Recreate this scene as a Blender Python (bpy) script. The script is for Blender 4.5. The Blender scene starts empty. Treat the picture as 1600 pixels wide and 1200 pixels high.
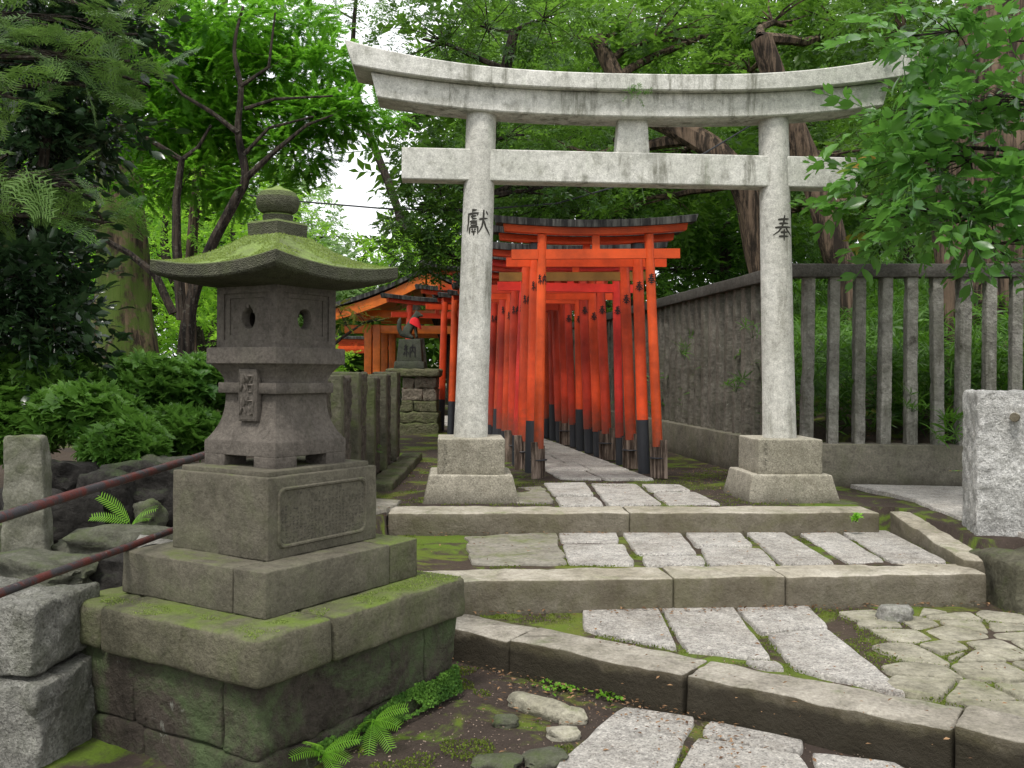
import bpy, math, random
import numpy as np
from math import sin, cos, radians as R, pi
from mathutils import Vector, Matrix

random.seed(7)
rng = np.random.default_rng(7)
scene = bpy.context.scene
COL = scene.collection

# ------------------------------------------------------------------ camera
F = 1500.0            # focal length in pixels of a 1600 px wide frame
EYE = 0.95            # camera height above the torii terrace (z = 0)
ROLL = R(-0.4)
cam_d = bpy.data.cameras.new('camera')
cam_d.sensor_width = 36.0
cam_d.lens = 36.0 * F / 1600.0
cam_d.shift_y = -20.0 / 1600.0
cam_d.clip_end = 3000
cam = bpy.data.objects.new('camera', cam_d)
COL.objects.link(cam)
cam.location = (0, 0, EYE)
cam.rotation_euler = (R(90), ROLL, 0)
# Euler XYZ with X=90: the Y turn happens about world Y after X -> a roll of the level camera
scene.camera = cam


def P(px, py, D):
    """point of the place seen at photo position (px,py), D metres ahead"""
    a, b = (px - 800.0) / F, (580.0 - py) / F
    x = a * cos(ROLL) + b * sin(ROLL)
    z = -a * sin(ROLL) + b * cos(ROLL)
    return Vector((x * D, D, EYE + z * D))


def G(px, py, z):
    q = P(px, py, 1.0)
    s = q.z - EYE
    return P(px, py, (z - EYE) / s)


# ------------------------------------------------------------------ noise
def vnoise(p, scale, seed=0):
    p = np.asarray(p, float) * scale + 137.3 + seed * 17.17
    i = np.floor(p).astype(np.int64)
    f = p - i
    f = f * f * (3 - 2 * f)
    out = np.zeros(len(p))
    for dx in (0, 1):
        for dy in (0, 1):
            for dz in (0, 1):
                n = (i[:, 0] + dx) * 374761393 + (i[:, 1] + dy) * 668265263 + (i[:, 2] + dz) * 2147483647 + seed * 974711
                n = (n ^ (n >> 13)) * 1274126177
                n = (n ^ (n >> 16)) & 0xffff
                w = (f[:, 0] if dx else 1 - f[:, 0]) * (f[:, 1] if dy else 1 - f[:, 1]) * (f[:, 2] if dz else 1 - f[:, 2])
                out += w * (n / 65535.0)
    return out * 2 - 1


# ------------------------------------------------------------------ mesh building
class MB:
    def __init__(s):
        s.v = []; s.f = []; s.n = 0

    def add(s, verts, faces):
        verts = np.asarray(verts, float).reshape(-1, 3)
        s.v.append(verts)
        s.f.extend([tuple(i + s.n for i in f) for f in faces])
        s.n += len(verts)

    def loft(s, rings, cap=True, close=True):
        n = len(rings[0]); V = []; Fc = []
        for r in rings: V.extend(r)
        for k in range(len(rings) - 1):
            for i in range(n if close else n - 1):
                j = (i + 1) % n
                Fc.append((k * n + i, k * n + j, (k + 1) * n + j, (k + 1) * n + i))
        if cap:
            Fc.append(tuple(range(n))[::-1])
            Fc.append(tuple(range((len(rings) - 1) * n, len(rings) * n)))
        s.add([tuple(q) for q in V], Fc)

    def tube(s, pts, rads, n=8, cap=True, wob=0.0, seed=0):
        pts = [Vector(p) for p in pts]
        rings = []; up = Vector((0.13, 0.31, 1)).normalized(); prev = None
        for i, p in enumerate(pts):
            a = pts[max(0, i - 1)]; b = pts[min(len(pts) - 1, i + 1)]
            t = (b - a).normalized()
            if prev is None:
                x = t.cross(up)
                if x.length < 1e-3: x = t.cross(Vector((1, 0, 0)))
                x.normalize()
            else:
                x = (prev - t * prev.dot(t)).normalized()
            prev = x
            y = t.cross(x)
            r = rads[i] if hasattr(rads, '__len__') else rads
            ring = []
            for k in range(n):
                a_ = 2 * pi * k / n
                rr = r * (1 + wob * sin(a_ * 3 + seed + i * .35) + wob * .6 * sin(a_ * 5 + seed * 2 - i * .5)) if wob else r
                ring.append(p + x * (cos(a_) * rr) + y * (sin(a_) * rr))
            rings.append(ring)
        s.loft(rings, cap)

    def lathe(s, prof, c, n=24):
        rings = [[(c[0] + r * cos(2 * pi * k / n), c[1] + r * sin(2 * pi * k / n), z) for k in range(n)] for r, z in prof]
        s.loft(rings)

    def rbox(s, c, size, rz=0.0, bev=0.01, res=0.1, amp=0.0, seed=0, M=None, taper=None, nscale=9.0):
        """rounded box, gridded and weathered by noise; taper=(tx,ty) scales the top"""
        h = np.array(size) / 2.0
        cuts = [max(2, min(60, int(math.ceil(size[k] / res)))) for k in range(3)]
        def axis(k):
            b = min(bev, h[k] * .9)
            t = np.linspace(-h[k] + b, h[k] - b, cuts[k])
            if bev > 0: t = np.concatenate([[-h[k]], [-h[k] + b * .3], t, [h[k] - b * .3], [h[k]]])
            return t
        ax = [axis(k) for k in range(3)]
        allv = []; allf = []; off = 0
        for k in range(3):
            u, w = (k + 1) % 3, (k + 2) % 3
            for sg in (-1, 1):
                U, W = np.meshgrid(ax[u], ax[w], indexing='ij')
                q = np.zeros((U.size, 3)); q[:, u] = U.ravel(); q[:, w] = W.ravel(); q[:, k] = sg * h[k]
                nu, nw = len(ax[u]), len(ax[w])
                for i in range(nu - 1):
                    for j in range(nw - 1):
                        a = off + i * nw + j
                        f = (a, a + nw, a + nw + 1, a + 1)
                        allf.append(f if sg > 0 else f[::-1])
                allv.append(q); off += len(q)
        q = np.concatenate(allv)
        key = np.round(q, 6)
        uq, idx, inv = np.unique(key, axis=0, return_index=True, return_inverse=True)
        inv = np.asarray(inv).ravel()
        q = q[idx]
        faces = [tuple(inv[i] for i in f) for f in allf]
        hb = np.maximum(h - bev, 1e-5)
        cl = np.clip(q, -hb, hb); d = q - cl
        L = np.linalg.norm(d, axis=1); L[L == 0] = 1
        q = cl + d / L[:, None] * bev if bev > 0 else q
        if taper is not None:
            t = (q[:, 2] + h[2]) / size[2]
            q[:, 0] *= 1 + (taper[0] - 1) * t; q[:, 1] *= 1 + (taper[1] - 1) * t
        if M is None:
            M = Matrix.Translation(Vector(c)) @ Matrix.Rotation(rz, 4, 'Z')
        m = np.array(M)
        q = q @ m[:3, :3].T + m[:3, 3]
        if amp > 0:
            dd = np.stack([vnoise(q, nscale, seed + k) + .5 * vnoise(q, nscale * 2.7, seed + 7 + k) for k in range(3)], 1)
            q = q + dd * amp
        s.add(q, faces)

    def box(s, a, b):
        x0, y0, z0 = a; x1, y1, z1 = b
        s.add([(x0, y0, z0), (x1, y0, z0), (x1, y1, z0), (x0, y1, z0), (x0, y0, z1), (x1, y0, z1), (x1, y1, z1), (x0, y1, z1)],
              [(0, 3, 2, 1), (4, 5, 6, 7), (0, 1, 5, 4), (1, 2, 6, 5), (2, 3, 7, 6), (3, 0, 4, 7)])

    def obox(s, p0, p1, width, height, seg=1):
        """beam from p0 to p1 (centre line), given width across and height"""
        p0 = Vector(p0); p1 = Vector(p1)
        t = (p1 - p0).normalized(); side = t.cross(Vector((0, 0, 1))).normalized(); up = side.cross(t)
        rings = []
        for p in (p0, p1):
            rings.append([p + side * (sx * width / 2) + up * (sz * height / 2) for sx, sz in ((-1, -1), (1, -1), (1, 1), (-1, 1))])
        s.loft(rings)

    def build(s, name, mat, parent=None, smooth=True, angle=35):
        V = np.concatenate(s.v) if s.v else np.zeros((0, 3))
        me = bpy.data.meshes.new(name)
        me.from_pydata([tuple(q) for q in V], [], s.f)
        me.materials.append(mat)
        if smooth:
            me.polygons.foreach_set('use_smooth', [True] * len(me.polygons))
            me.set_sharp_from_angle(angle=R(angle))
        me.update()
        o = bpy.data.objects.new(name, me)
        COL.objects.link(o)
        if parent is not None: o.parent = parent
        return o


def quad_mesh(name, V, Q, mat, var=None, parent=None, smooth=False):
    """fast mesh from numpy quads, with a per-face float 'var'"""
    me = bpy.data.meshes.new(name)
    n, m = len(V), len(Q)
    me.vertices.add(n); me.vertices.foreach_set('co', np.asarray(V, np.float32).ravel())
    me.loops.add(m * 4); me.loops.foreach_set('vertex_index', np.asarray(Q, np.int32).ravel())
    me.polygons.add(m); me.polygons.foreach_set('loop_start', np.arange(0, m * 4, 4, dtype=np.int32))
    me.polygons.foreach_set('loop_total', np.full(m, 4, np.int32))
    if smooth: me.polygons.foreach_set('use_smooth', np.ones(m, bool))
    me.update(calc_edges=True)
    if var is not None:
        at = me.attributes.new('var', 'FLOAT', 'FACE')
        at.data.foreach_set('value', np.asarray(var, np.float32))
    me.materials.append(mat)
    o = bpy.data.objects.new(name, me)
    COL.objects.link(o)
    if parent is not None: o.parent = parent
    return o


def tag(o, label=None, cat=None, group=None, kind=None):
    if label: o['label'] = label
    if cat: o['category'] = cat
    if group: o['group'] = group
    if kind: o['kind'] = kind
    return o


def empty(name, loc=(0, 0, 0), label=None, cat=None, group=None):
    o = bpy.data.objects.new(name, None)
    COL.objects.link(o)
    o.location = loc; o.empty_display_size = .1
    return tag(o, label, cat, group)


# children are modelled in world coordinates under an empty placed at the base
def under(root, objs):
    inv = Matrix.Translation(root.location).inverted()
    for o in objs:
        if o.parent is None: o.parent = root
        if o.parent is root:
            o.matrix_parent_inverse = inv
    return root


# ------------------------------------------------------------------ materials
class NT:
    def __init__(s, name):
        s.m = bpy.data.materials.new(name); s.m.use_nodes = True
        s.t = s.m.node_tree; s.t.nodes.clear()
        s.out = s.t.nodes.new('ShaderNodeOutputMaterial')
        s.geo = s.t.nodes.new('ShaderNodeNewGeometry')
        s.pos = s.geo.outputs['Position']

    def n(s, typ, **kw):
        nd = s.t.nodes.new(typ)
        for k, v in kw.items(): setattr(nd, k, v)
        return nd

    def L(s, a, b): s.t.links.new(a, b)

    def set(s, sock, v):
        if isinstance(v, bpy.types.NodeSocket): s.L(v, sock)
        else: sock.default_value = v

    def noise(s, scale, detail=5, rough=.6, vec=None, stretch=None, dist=0):
        nd = s.n('ShaderNodeTexNoise')
        nd.inputs['Scale'].default_value = scale; nd.inputs['Detail'].default_value = detail
        nd.inputs['Roughness'].default_value = rough; nd.inputs['Distortion'].default_value = dist
        v = vec or s.pos
        if stretch:
            mp = s.n('ShaderNodeMapping'); mp.inputs['Scale'].default_value = stretch
            s.L(v, mp.inputs['Vector']); v = mp.outputs[0]
        s.L(v, nd.inputs['Vector'])
        return nd.outputs['Fac']

    def voro(s, scale, feature='F1', out='Distance', vec=None, rand=1.0):
        nd = s.n('ShaderNodeTexVoronoi', feature=feature)
        nd.inputs['Scale'].default_value = scale; nd.inputs['Randomness'].default_value = rand
        s.L(vec or s.pos, nd.inputs['Vector'])
        return nd.outputs[out]

    def ramp(s, fac, stops):
        nd = s.n('ShaderNodeValToRGB')
        e = nd.color_ramp.elements
        while len(e) > 1: e.remove(e[-1])
        for i, (p, c) in enumerate(stops):
            if not hasattr(c, '__len__'): c = (c, c, c)
            el = e[0] if i == 0 else e.new(p)
            el.position = p; el.color = (*c[:3], 1)
        s.L(fac, nd.inputs[0])
        return nd.outputs['Color']

    def mix(s, fac, a, b, mode='MIX'):
        nd = s.n('ShaderNodeMix', data_type='RGBA', blend_type=mode)
        s.set(nd.inputs[0], fac)
        for k, v in ((6, a), (7, b)):
            if isinstance(v, bpy.types.NodeSocket): s.L(v, nd.inputs[k])
            else: nd.inputs[k].default_value = (*v[:3], 1)
        return nd.outputs[2]

    def math(s, op, a, b=0.0, clamp=False):
        nd = s.n('ShaderNodeMath', operation=op, use_clamp=clamp)
        s.set(nd.inputs[0], a); s.set(nd.inputs[1], b)
        return nd.outputs[0]

    def step(s, v, lo, hi):
        nd = s.n('ShaderNodeMapRange', interpolation_type='SMOOTHSTEP')
        s.L(v, nd.inputs[0]); nd.inputs[1].default_value = lo; nd.inputs[2].default_value = hi
        return nd.outputs[0]

    def bump(s, h, strength=.5, dist=.01, normal=None):
        nd = s.n('ShaderNodeBump'); nd.inputs['Strength'].default_value = strength
        nd.inputs['Distance'].default_value = dist
        s.L(h, nd.inputs['Height'])
        if normal: s.L(normal, nd.inputs['Normal'])
        return nd.outputs[0]

    def nz(s):
        sp = s.n('ShaderNodeSeparateXYZ'); s.L(s.geo.outputs['True Normal'], sp.inputs[0]); return sp.outputs[2]

    def pz(s):
        sp = s.n('ShaderNodeSeparateXYZ'); s.L(s.pos, sp.inputs[0]); return sp.outputs[2]

    def principled(s, col, rough=.8, spec=.3, normal=None, **kw):
        nd = s.n('ShaderNodeBsdfPrincipled')
        s.set(nd.inputs['Base Color'], col if isinstance(col, bpy.types.NodeSocket) else (*col, 1))
        s.set(nd.inputs['Roughness'], rough); nd.inputs['Specular IOR Level'].default_value = spec
        for k, v in kw.items(): s.set(nd.inputs[k], v)
        if normal: s.L(normal, nd.inputs['Normal'])
        return nd

    def done(s, sh):
        s.L(sh.outputs[0], s.out.inputs[0]); return s.m


def stone(name, c1, c2, moss=0.0, mossc=(.06, .10, .02), side_moss=0.0, speck=0.0, streak=0.0, bump=.5, bscale=60, bdist=.006,
          lichen=0.0, dark=(.03, .028, .025), stain=0.3, rough=.9, side_green=(.09, .13, .06), zdark=None, chisel=0.0, fc=.55, side_dark=0.0):
    n = NT(name)
    big = n.noise(2.2, 6, .65)
    col = n.mix(n.step(big, .3, .7), c1, c2)
    fine = n.noise(bscale, 5, .7)
    col = n.mix(fc, col, n.ramp(fine, [(.28, .18), (.44, .8), (.55, 1.05), (.75, 1.7)]), 'MULTIPLY')
    col = n.mix(.6, col, n.ramp(n.noise(bscale / 4.5, 6, .7), [(.3, .5), (.5, 1), (.7, 1.3)]), 'MULTIPLY')
    if speck > 0:
        v = n.voro(150, 'F1', 'Color')
        g = n.ramp(v, [(.12, .16), (.32, .75), (.62, 1.0), (.85, 1.5)])
        col = n.mix(speck, col, g, 'MULTIPLY')
        v2 = n.noise(38, 4, .8)
        col = n.mix(speck * .6, col, n.ramp(v2, [(.35, .6), (.55, 1.05), (.7, 1.15)]), 'MULTIPLY')
    if stain > 0:
        st = n.noise(4.5, 8, .7, dist=.6)
        col = n.mix(n.math('MULTIPLY', n.step(st, .52, .72), stain), col, dark)
    if side_dark > 0:  # darker brown on faces that do not point up
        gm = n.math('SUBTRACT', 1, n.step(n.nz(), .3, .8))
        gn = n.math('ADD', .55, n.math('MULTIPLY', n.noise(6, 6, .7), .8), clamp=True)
        col = n.mix(n.math('MULTIPLY', n.math('MULTIPLY', gm, gn), side_dark), col, (.07, .058, .036))
    if streak > 0:
        sk = n.noise(11, 5, .7, stretch=(1, 1, .12))
        gate = n.step(n.noise(1.9, 4, .6), .42, .6)
        col = n.mix(n.math('MULTIPLY', n.math('MULTIPLY', n.step(sk, .46, .66), gate), streak), col, (.1, .1, .07))
        sk2 = n.noise(5, 5, .7, stretch=(1, 1, .25))
        col = n.mix(n.math('MULTIPLY', n.step(sk2, .58, .75), streak * .7), col, side_green)
    if lichen > 0:
        li = n.noise(13, 6, .75, dist=1.0)
        col = n.mix(n.math('MULTIPLY', n.step(li, .63, .67), lichen), col, (.42, .44, .38))
    if side_moss > 0:
        sm = n.noise(3.1, 8, .75, dist=.4)
        col = n.mix(n.math('MULTIPLY', n.step(sm, .44, .66), side_moss), col, side_green)
    if zdark is not None:  # darker below a given height
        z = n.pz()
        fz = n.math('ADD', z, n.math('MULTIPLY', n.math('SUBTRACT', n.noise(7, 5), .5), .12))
        col = n.mix(n.math('MULTIPLY', n.math('SUBTRACT', 1, n.step(fz, zdark[0], zdark[1])), zdark[2]), col, (.035, .03, .022))
    if moss > 0:
        mn = n.noise(3.3, 9, .72, dist=.5)
        up = n.step(n.nz(), .35, .85)
        mf = n.math('MULTIPLY', up, n.step(mn, .62 - .3 * moss, .66 - .1 * moss + .08))
        mc = n.mix(n.noise(70, 4, .8), tuple(x * .55 for x in mossc), tuple(x * 1.5 for x in mossc))
        mc = n.mix(n.step(n.noise(5.3, 5), .45, .65), mc, n.mix(.5, mc, c1))
        col = n.mix(n.math('MULTIPLY', mf, min(1, .45 + moss * .5)), col, mc)
    ht = n.math('ADD', n.noise(bscale, 6, .75), n.math('MULTIPLY', n.noise(bscale / 5, 5, .6), 1.6))
    if chisel > 0:
        ch = n.noise(45, 3, .6, stretch=(.25, .25, 1.6))
        ht = n.math('ADD', ht, n.math('MULTIPLY', ch, chisel))
    if moss > 1: ht = n.math('ADD', ht, n.math('MULTIPLY', n.voro(170), 1.1))
    nb = n.bump(ht, min(1, bump * 1.4), bdist * 2.0)
    return n.done(n.principled(col, rough, .12, nb))


def rough_rock(name, c1, c2, moss=.3, mossc=(.05, .09, .02), bdist=.03, scale=14):
    n = NT(name)
    a = n.noise(scale, 9, .75, dist=.3); b = n.noise(2.5, 5)
    col = n.mix(n.step(a, .35, .65), c1, c2)
    col = n.mix(n.step(b, .55, .7), col, tuple((x * .5) for x in c1))
    col = n.mix(.6, col, n.ramp(n.noise(90, 4, .8), [(.3, .35), (.55, 1), (.75, 1.6)]), 'MULTIPLY')
    mf = n.math('MULTIPLY', n.step(n.noise(4, 8, .7), .6 - .3 * moss, .68), n.step(n.nz(), -.5 if moss > .4 else .1, .7))
    col = n.mix(n.math('MULTIPLY', mf, .85), col, n.mix(n.noise(80, 3), tuple(x * .6 for x in mossc), tuple(x * 1.4 for x in mossc)))
    nb = n.bump(n.math('ADD', a, n.math('MULTIPLY', n.voro(scale * 1.7), -.5)), .8, bdist)
    nb = n.bump(n.noise(120, 4, .8), .5, .004, nb)
    return n.done(n.principled(col, .92, .2, nb))


def paint(name, c, wear=.15, rough=.42, dirt=.3):
    n = NT(name)
    col = n.mix(n.step(n.noise(2.6, 6, .65), .3, .7), tuple(x * .62 for x in c), (min(1, c[0] * 1.15), c[1] * 1.2, c[2] * 1.3))
    sk = n.noise(14, 6, .7, stretch=(1, 1, .12))
    col = n.mix(n.math('MULTIPLY', n.step(sk, .58, .78), dirt), col, (.16, .05, .02))
    w = n.noise(55, 6, .8, stretch=(1, 1, .35))
    col = n.mix(n.math('MULTIPLY', n.step(w, .68, .71), wear), col, (.5, .4, .32))
    z = n.pz()
    zz = n.math('ADD', z, n.math('MULTIPLY', n.math('SUBTRACT', n.noise(20, 5), .5), .5))
    col = n.mix(n.math('MULTIPLY', n.math('SUBTRACT', 1, n.step(zz, .3, .62)), .65), col, (.12, .05, .03))
    nb = n.bump(n.noise(30, 5, .7, stretch=(1, 1, .15)), .25, .003)
    return n.done(n.principled(col, rough, .4, nb))


def wood(name, c1, c2, bump=.6, moss=0, scale=1.0, lich=0.0):
    n = NT(name)
    a = n.noise(22 * scale, 7, .75, stretch=(1, 1, .07))
    col = n.mix(n.step(a, .42, .60), tuple(x * .5 for x in c1), tuple(x * 1.15 for x in c2))
    col = n.mix(.6, col, n.ramp(n.noise(5, 6), [(.3, .45), (.6, 1.25)]), 'MULTIPLY')
    if lich:
        l = n.noise(26, 6, .8); col = n.mix(n.math('MULTIPLY', n.step(l, .55, .6), lich), col, (.3, .3, .25))
    if moss:
        mm = n.noise(3.5, 7, .7); col = n.mix(n.math('MULTIPLY', n.step(mm, .42, .54), moss), col, (.06, .1, .015))
    nb = n.bump(a, bump, .02)
    nb = n.bump(n.noise(70, 4, .8), .4, .004, nb)
    return n.done(n.principled(col, .9, .2, nb))


def leafmat(name, dark, light, trans=.35, rough=.45, spec=.4, tcol=None, dry=0.0):
    n = NT(name)
    at = n.n('ShaderNodeAttribute', attribute_name='var')
    v = at.outputs['Fac']
    col = n.mix(v, dark, light)
    if dry: col = n.mix(n.step(v, 1 - dry, 1 - dry * .8), col, (.25, .12, .02))
    sh = n.principled(col, rough, spec)
    tr = n.n('ShaderNodeBsdfTranslucent')
    n.L(n.mix(.75, col, tcol or tuple(x * 2.2 for x in light)), tr.inputs[0])
    mx = n.n('ShaderNodeMixShader'); mx.inputs[0].default_value = trans
    n.L(sh.outputs[0], mx.inputs[1]); n.L(tr.outputs[0], mx.inputs[2])
    return n.done(mx)


def flat(name, c, rough=.6, spec=.3, bump=0, bs=50, metallic=0):
    n = NT(name)
    col = n.mix(n.noise(9, 6, .7), tuple(x * .75 for x in c), tuple(min(1, x * 1.2) for x in c))
    nb = n.bump(n.noise(bs, 5, .7), bump, .004) if bump else None
    return n.done(n.principled(col, rough, spec, nb, Metallic=metallic))


def ground_mat(name, soil=(.06, .045, .034), moss=(.075, .12, .018), amount=.5, litter=True):
    n = NT(name)
    s1 = n.mix(n.noise(12, 8, .75), tuple(x * .5 for x in soil), tuple(x * 1.5 for x in soil))
    s1 = n.mix(n.step(n.noise(60, 5, .8), .55, .7), s1, tuple(x * 2 for x in soil))
    mc = n.mix(n.noise(90, 4, .85), tuple(x * .45 for x in moss), tuple(x * 1.5 for x in moss))
    mc = n.mix(n.step(n.noise(1.7, 4), .4, .65), mc, n.mix(.6, mc, (.13, .12, .03)))
    mm = n.noise(2.1, 9, .7, dist=.5)
    col = n.mix(n.step(mm, .68 - .36 * amount, .76 - .34 * amount), s1, mc)
    nb = n.bump(n.noise(25, 6, .7), .7, .02)
    nb = n.bump(n.noise(160, 4, .8), .7, .006, nb)
    return n.done(n.principled(col, .95, .15, nb))


M = {}
M['granite'] = stone('granite_pale', (.58, .57, .525), (.46, .45, .405), speck=.28, fc=.28, streak=.6, stain=.2, bump=.35, bscale=90, bdist=.003,
                     dark=(.17, .17, .14), side_green=(.26, .32, .22))
M['granite_beam'] = stone('granite_beam', (.63, .62, .575), (.47, .47, .42), speck=.24, fc=.28, streak=.8, stain=.7, bump=.35, bscale=90, bdist=.003,
                          dark=(.16, .16, .12), moss=.25, mossc=(.1, .13, .04), side_green=(.34, .40, .28))
M['granite_base'] = stone('granite_plinth', (.43, .40, .33), (.33, .31, .245), speck=.45, side_dark=.35, streak=.25, stain=.35, bump=.5, bscale=80, bdist=.004,
                          dark=(.12, .1, .07), moss=.2, side_green=(.2, .22, .12), zdark=(-.02, .12, .5))
M['granite_rough'] = stone('granite_rough', (.80, .79, .76), (.64, .63, .60), speck=.45, streak=.1, stain=.15, bump=1.0, bscale=34, bdist=.03,
                           dark=(.12, .11, .09))
M['granite_dim'] = stone('granite_dim', (.42, .41, .37), (.22, .22, .19), speck=.5, streak=.1, stain=.5, bump=1.0, bscale=26, bdist=.03, dark=(.06, .055, .04), side_moss=.35, side_green=(.13, .15, .08), moss=.3)
M['lantern'] = stone('lantern_stone', (.125, .110, .094), (.080, .070, .060), stain=.35, bump=.55, bscale=70, bdist=.004, streak=.2,
                     side_green=(.10, .105, .07), dark=(.03, .026, .024), chisel=.15)
M['lantern_roof'] = stone('lantern_roof_stone', (.10, .10, .07), (.06, .06, .045), moss=1.6, mossc=(.20, .275, .08), stain=.3, bump=.6,
                          bscale=70, bdist=.004, side_moss=.5, side_green=(.07, .085, .035), chisel=.15)
M['pedestal'] = stone('pedestal_stone', (.130, .118, .09), (.095, .087, .066), fc=.45, moss=.4, mossc=(.11, .15, .03), stain=.35, bump=.5, bscale=75,
                      bdist=.004, side_moss=.25, side_green=(.12, .14, .065), dark=(.05, .045, .03), chisel=.15)
M['pedestal_cap'] = stone('pedestal_cap_stone', (.15, .138, .098), (.098, .092, .064), fc=.5, moss=.8, mossc=(.13, .19, .03), stain=.4, bump=.7, bscale=60,
                          bdist=.006, side_moss=.45, side_green=(.10, .125, .045), dark=(.055, .05, .03), chisel=.15)
M['pedestal_wall'] = stone('pedestal_wall_stone', (.125, .106, .085), (.07, .058, .048), moss=.5, stain=.7, bump=1.0, bscale=30,
                           bdist=.026, side_moss=.85, side_green=(.12, .17, .075), dark=(.03, .024, .02), lichen=.4)
M['kerb'] = stone('kerb_stone', (.44, .405, .34), (.31, .28, .22), side_dark=.78, fc=.45, moss=.3, mossc=(.11, .15, .03), stain=.5, bump=.6, bscale=70, bdist=.005,
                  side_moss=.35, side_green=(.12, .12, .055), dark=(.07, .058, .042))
M['kerb_dark'] = stone('kerb_damp_stone', (.45, .415, .355), (.28, .255, .21), side_dark=.95, moss=.25, mossc=(.09, .13, .03), stain=.6, bump=.8, bscale=55, bdist=.007,
                       side_moss=.25, side_green=(.07, .075, .03), dark=(.05, .042, .03), zdark=(-.36, -.32, .84))
M['slab'] = stone('paving_stone', (.55, .525, .485), (.42, .39, .35), speck=.5, stain=.45, bump=.8, bscale=42, bdist=.012,
                  dark=(.2, .18, .14), moss=.08)
M['slab_moss'] = stone('mossy_paving', (.33, .31, .26), (.24, .22, .18), moss=.5, mossc=(.13, .17, .03), stain=.4, bump=.8, bscale=40, bdist=.01,
                       dark=(.12, .10, .07))
M['cobble'] = stone('cobble_stone', (.40, .375, .30), (.26, .245, .18), moss=.4, mossc=(.12, .15, .04), stain=.4, bump=.7, bscale=45, bdist=.008)
M['tuff'] = rough_rock('rough_tuff', (.13, .11, .09), (.055, .045, .036), moss=.45, mossc=(.085, .105, .03), bdist=.09, scale=13)
M['tuff_smooth'] = stone('tuff_dressed', (.12, .115, .08), (.08, .075, .055), moss=.6, stain=.4, bump=.7, bscale=40, bdist=.008, side_moss=.7,
                         side_green=(.085, .11, .035))
M['brick'] = rough_rock('rough_block', (.27, .23, .18), (.15, .13, .10), moss=.25, mossc=(.1, .12, .05), bdist=.03, scale=18)
M['brick_moss'] = rough_rock('rough_block_mossy', (.15, .14, .09), (.09, .09, .05), moss=.8, mossc=(.10, .13, .04), bdist=.03, scale=18)
M['fox'] = stone('fox_stone', (.085, .09, .07), (.055, .06, .05), stain=.3, bump=.4, moss=.3, side_moss=.4, side_green=(.07, .09, .045))
M['rock'] = rough_rock('volcanic_rock', (.045, .042, .038), (.02, .018, .016), moss=.35, mossc=(.05, .07, .03), bdist=.05, scale=12)
M['rock_green'] = rough_rock('garden_rock', (.14, .14, .11), (.075, .075, .055), moss=.6, mossc=(.075, .10, .035), bdist=.04, scale=9)
M['rock_grey'] = rough_rock('grey_rock', (.36, .35, .32), (.2, .195, .17), moss=.3, mossc=(.1, .13, .05), bdist=.05, scale=14)
M['post_stone'] = rough_rock('garden_post_stone', (.24, .235, .19), (.13, .13, .095), moss=.5, mossc=(.09, .11, .045), bdist=.03, scale=8)
M['concrete'] = stone('fence_wall', (.185, .17, .135), (.135, .125, .10), stain=.4, bump=.5, bscale=60, bdist=.004, streak=.35, side_moss=.3,
                      side_green=(.12, .13, .07), zdark=(-.02, .1, .5), moss=.3)
M['slat'] = stone('fence_slat_stone', (.40, .39, .35), (.22, .21, .185), stain=.8, bump=1.0, bscale=30, bdist=.018, streak=.6, lichen=.7,
                  side_moss=.3, side_green=(.16, .17, .12), dark=(.035, .028, .024))
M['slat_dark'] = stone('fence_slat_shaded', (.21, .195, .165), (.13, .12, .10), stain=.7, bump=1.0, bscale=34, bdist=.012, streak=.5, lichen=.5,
                       side_moss=.3, side_green=(.10, .10, .07), dark=(.03, .025, .02))  # darker copy of the slat stone, shade put into its colour
M['rail_cap'] = stone('fence_rail_stone', (.10, .095, .085), (.07, .066, .058), stain=.4, bump=.5, moss=.15)
M['engrave'] = flat('engraving', (.05, .048, .042), .9, .1)
M['ink'] = flat('black_ink', (.012, .011, .012), .5, .3)
REDS = [(.74, .085, .012), (.66, .062, .012), (.70, .035, .022), (.58, .045, .014), (.72, .07, .012), (.48, .033, .012)]
for i, c in enumerate(REDS): M['red%d' % i] = paint('vermilion_paint', c, wear=.35, dirt=.4 + .12 * (i % 3), rough=.5)
M['orange'] = paint('orange_paint', (.70, .155, .018), wear=.05)
M['olive'] = paint('faded_paint', (.26, .13, .03), wear=.05)
M['black'] = flat('black_paint', (.028, .03, .036), .5, .4, .2)
M['roofwood'] = wood('weathered_black_wood', (.035, .035, .036), (.085, .085, .08), bump=.4)
M['splint'] = wood('weathered_splint_wood', (.12, .085, .065), (.26, .2, .16))
M['bark'] = wood('bark_brown', (.045, .034, .025), (.13, .092, .064), bump=1.0, scale=.6)
M['bark_moss'] = wood('bark_mossy', (.05, .037, .025), (.11, .08, .05), bump=1.0, moss=.9, scale=.6)
M['bark_dark'] = wood('bark_dark', (.018, .014, .011), (.042, .032, .024), bump=.6, lich=.15)
M['rust'] = None
n = NT('rusty_pipe')
c = n.mix(n.step(n.noise(11, 7, .75), .40, .56), (.10, .022, .018), (.04, .037, .042))
c = n.mix(n.step(n.noise(30, 5, .8), .6, .66), c, (.16, .13, .12))
M['rust'] = n.done(n.principled(c, .48, .5, n.bump(n.noise(60, 5, .8), .6, .004), Metallic=.25))
M['soil'] = ground_mat('forest_soil', amount=.25)
M['mossground'] = ground_mat('mossy_soil', amount=.62, moss=(.10, .15, .02))
M['damp'] = ground_mat('damp_soil', soil=(.05, .038, .031), amount=.50, moss=(.09, .14, .018))

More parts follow.
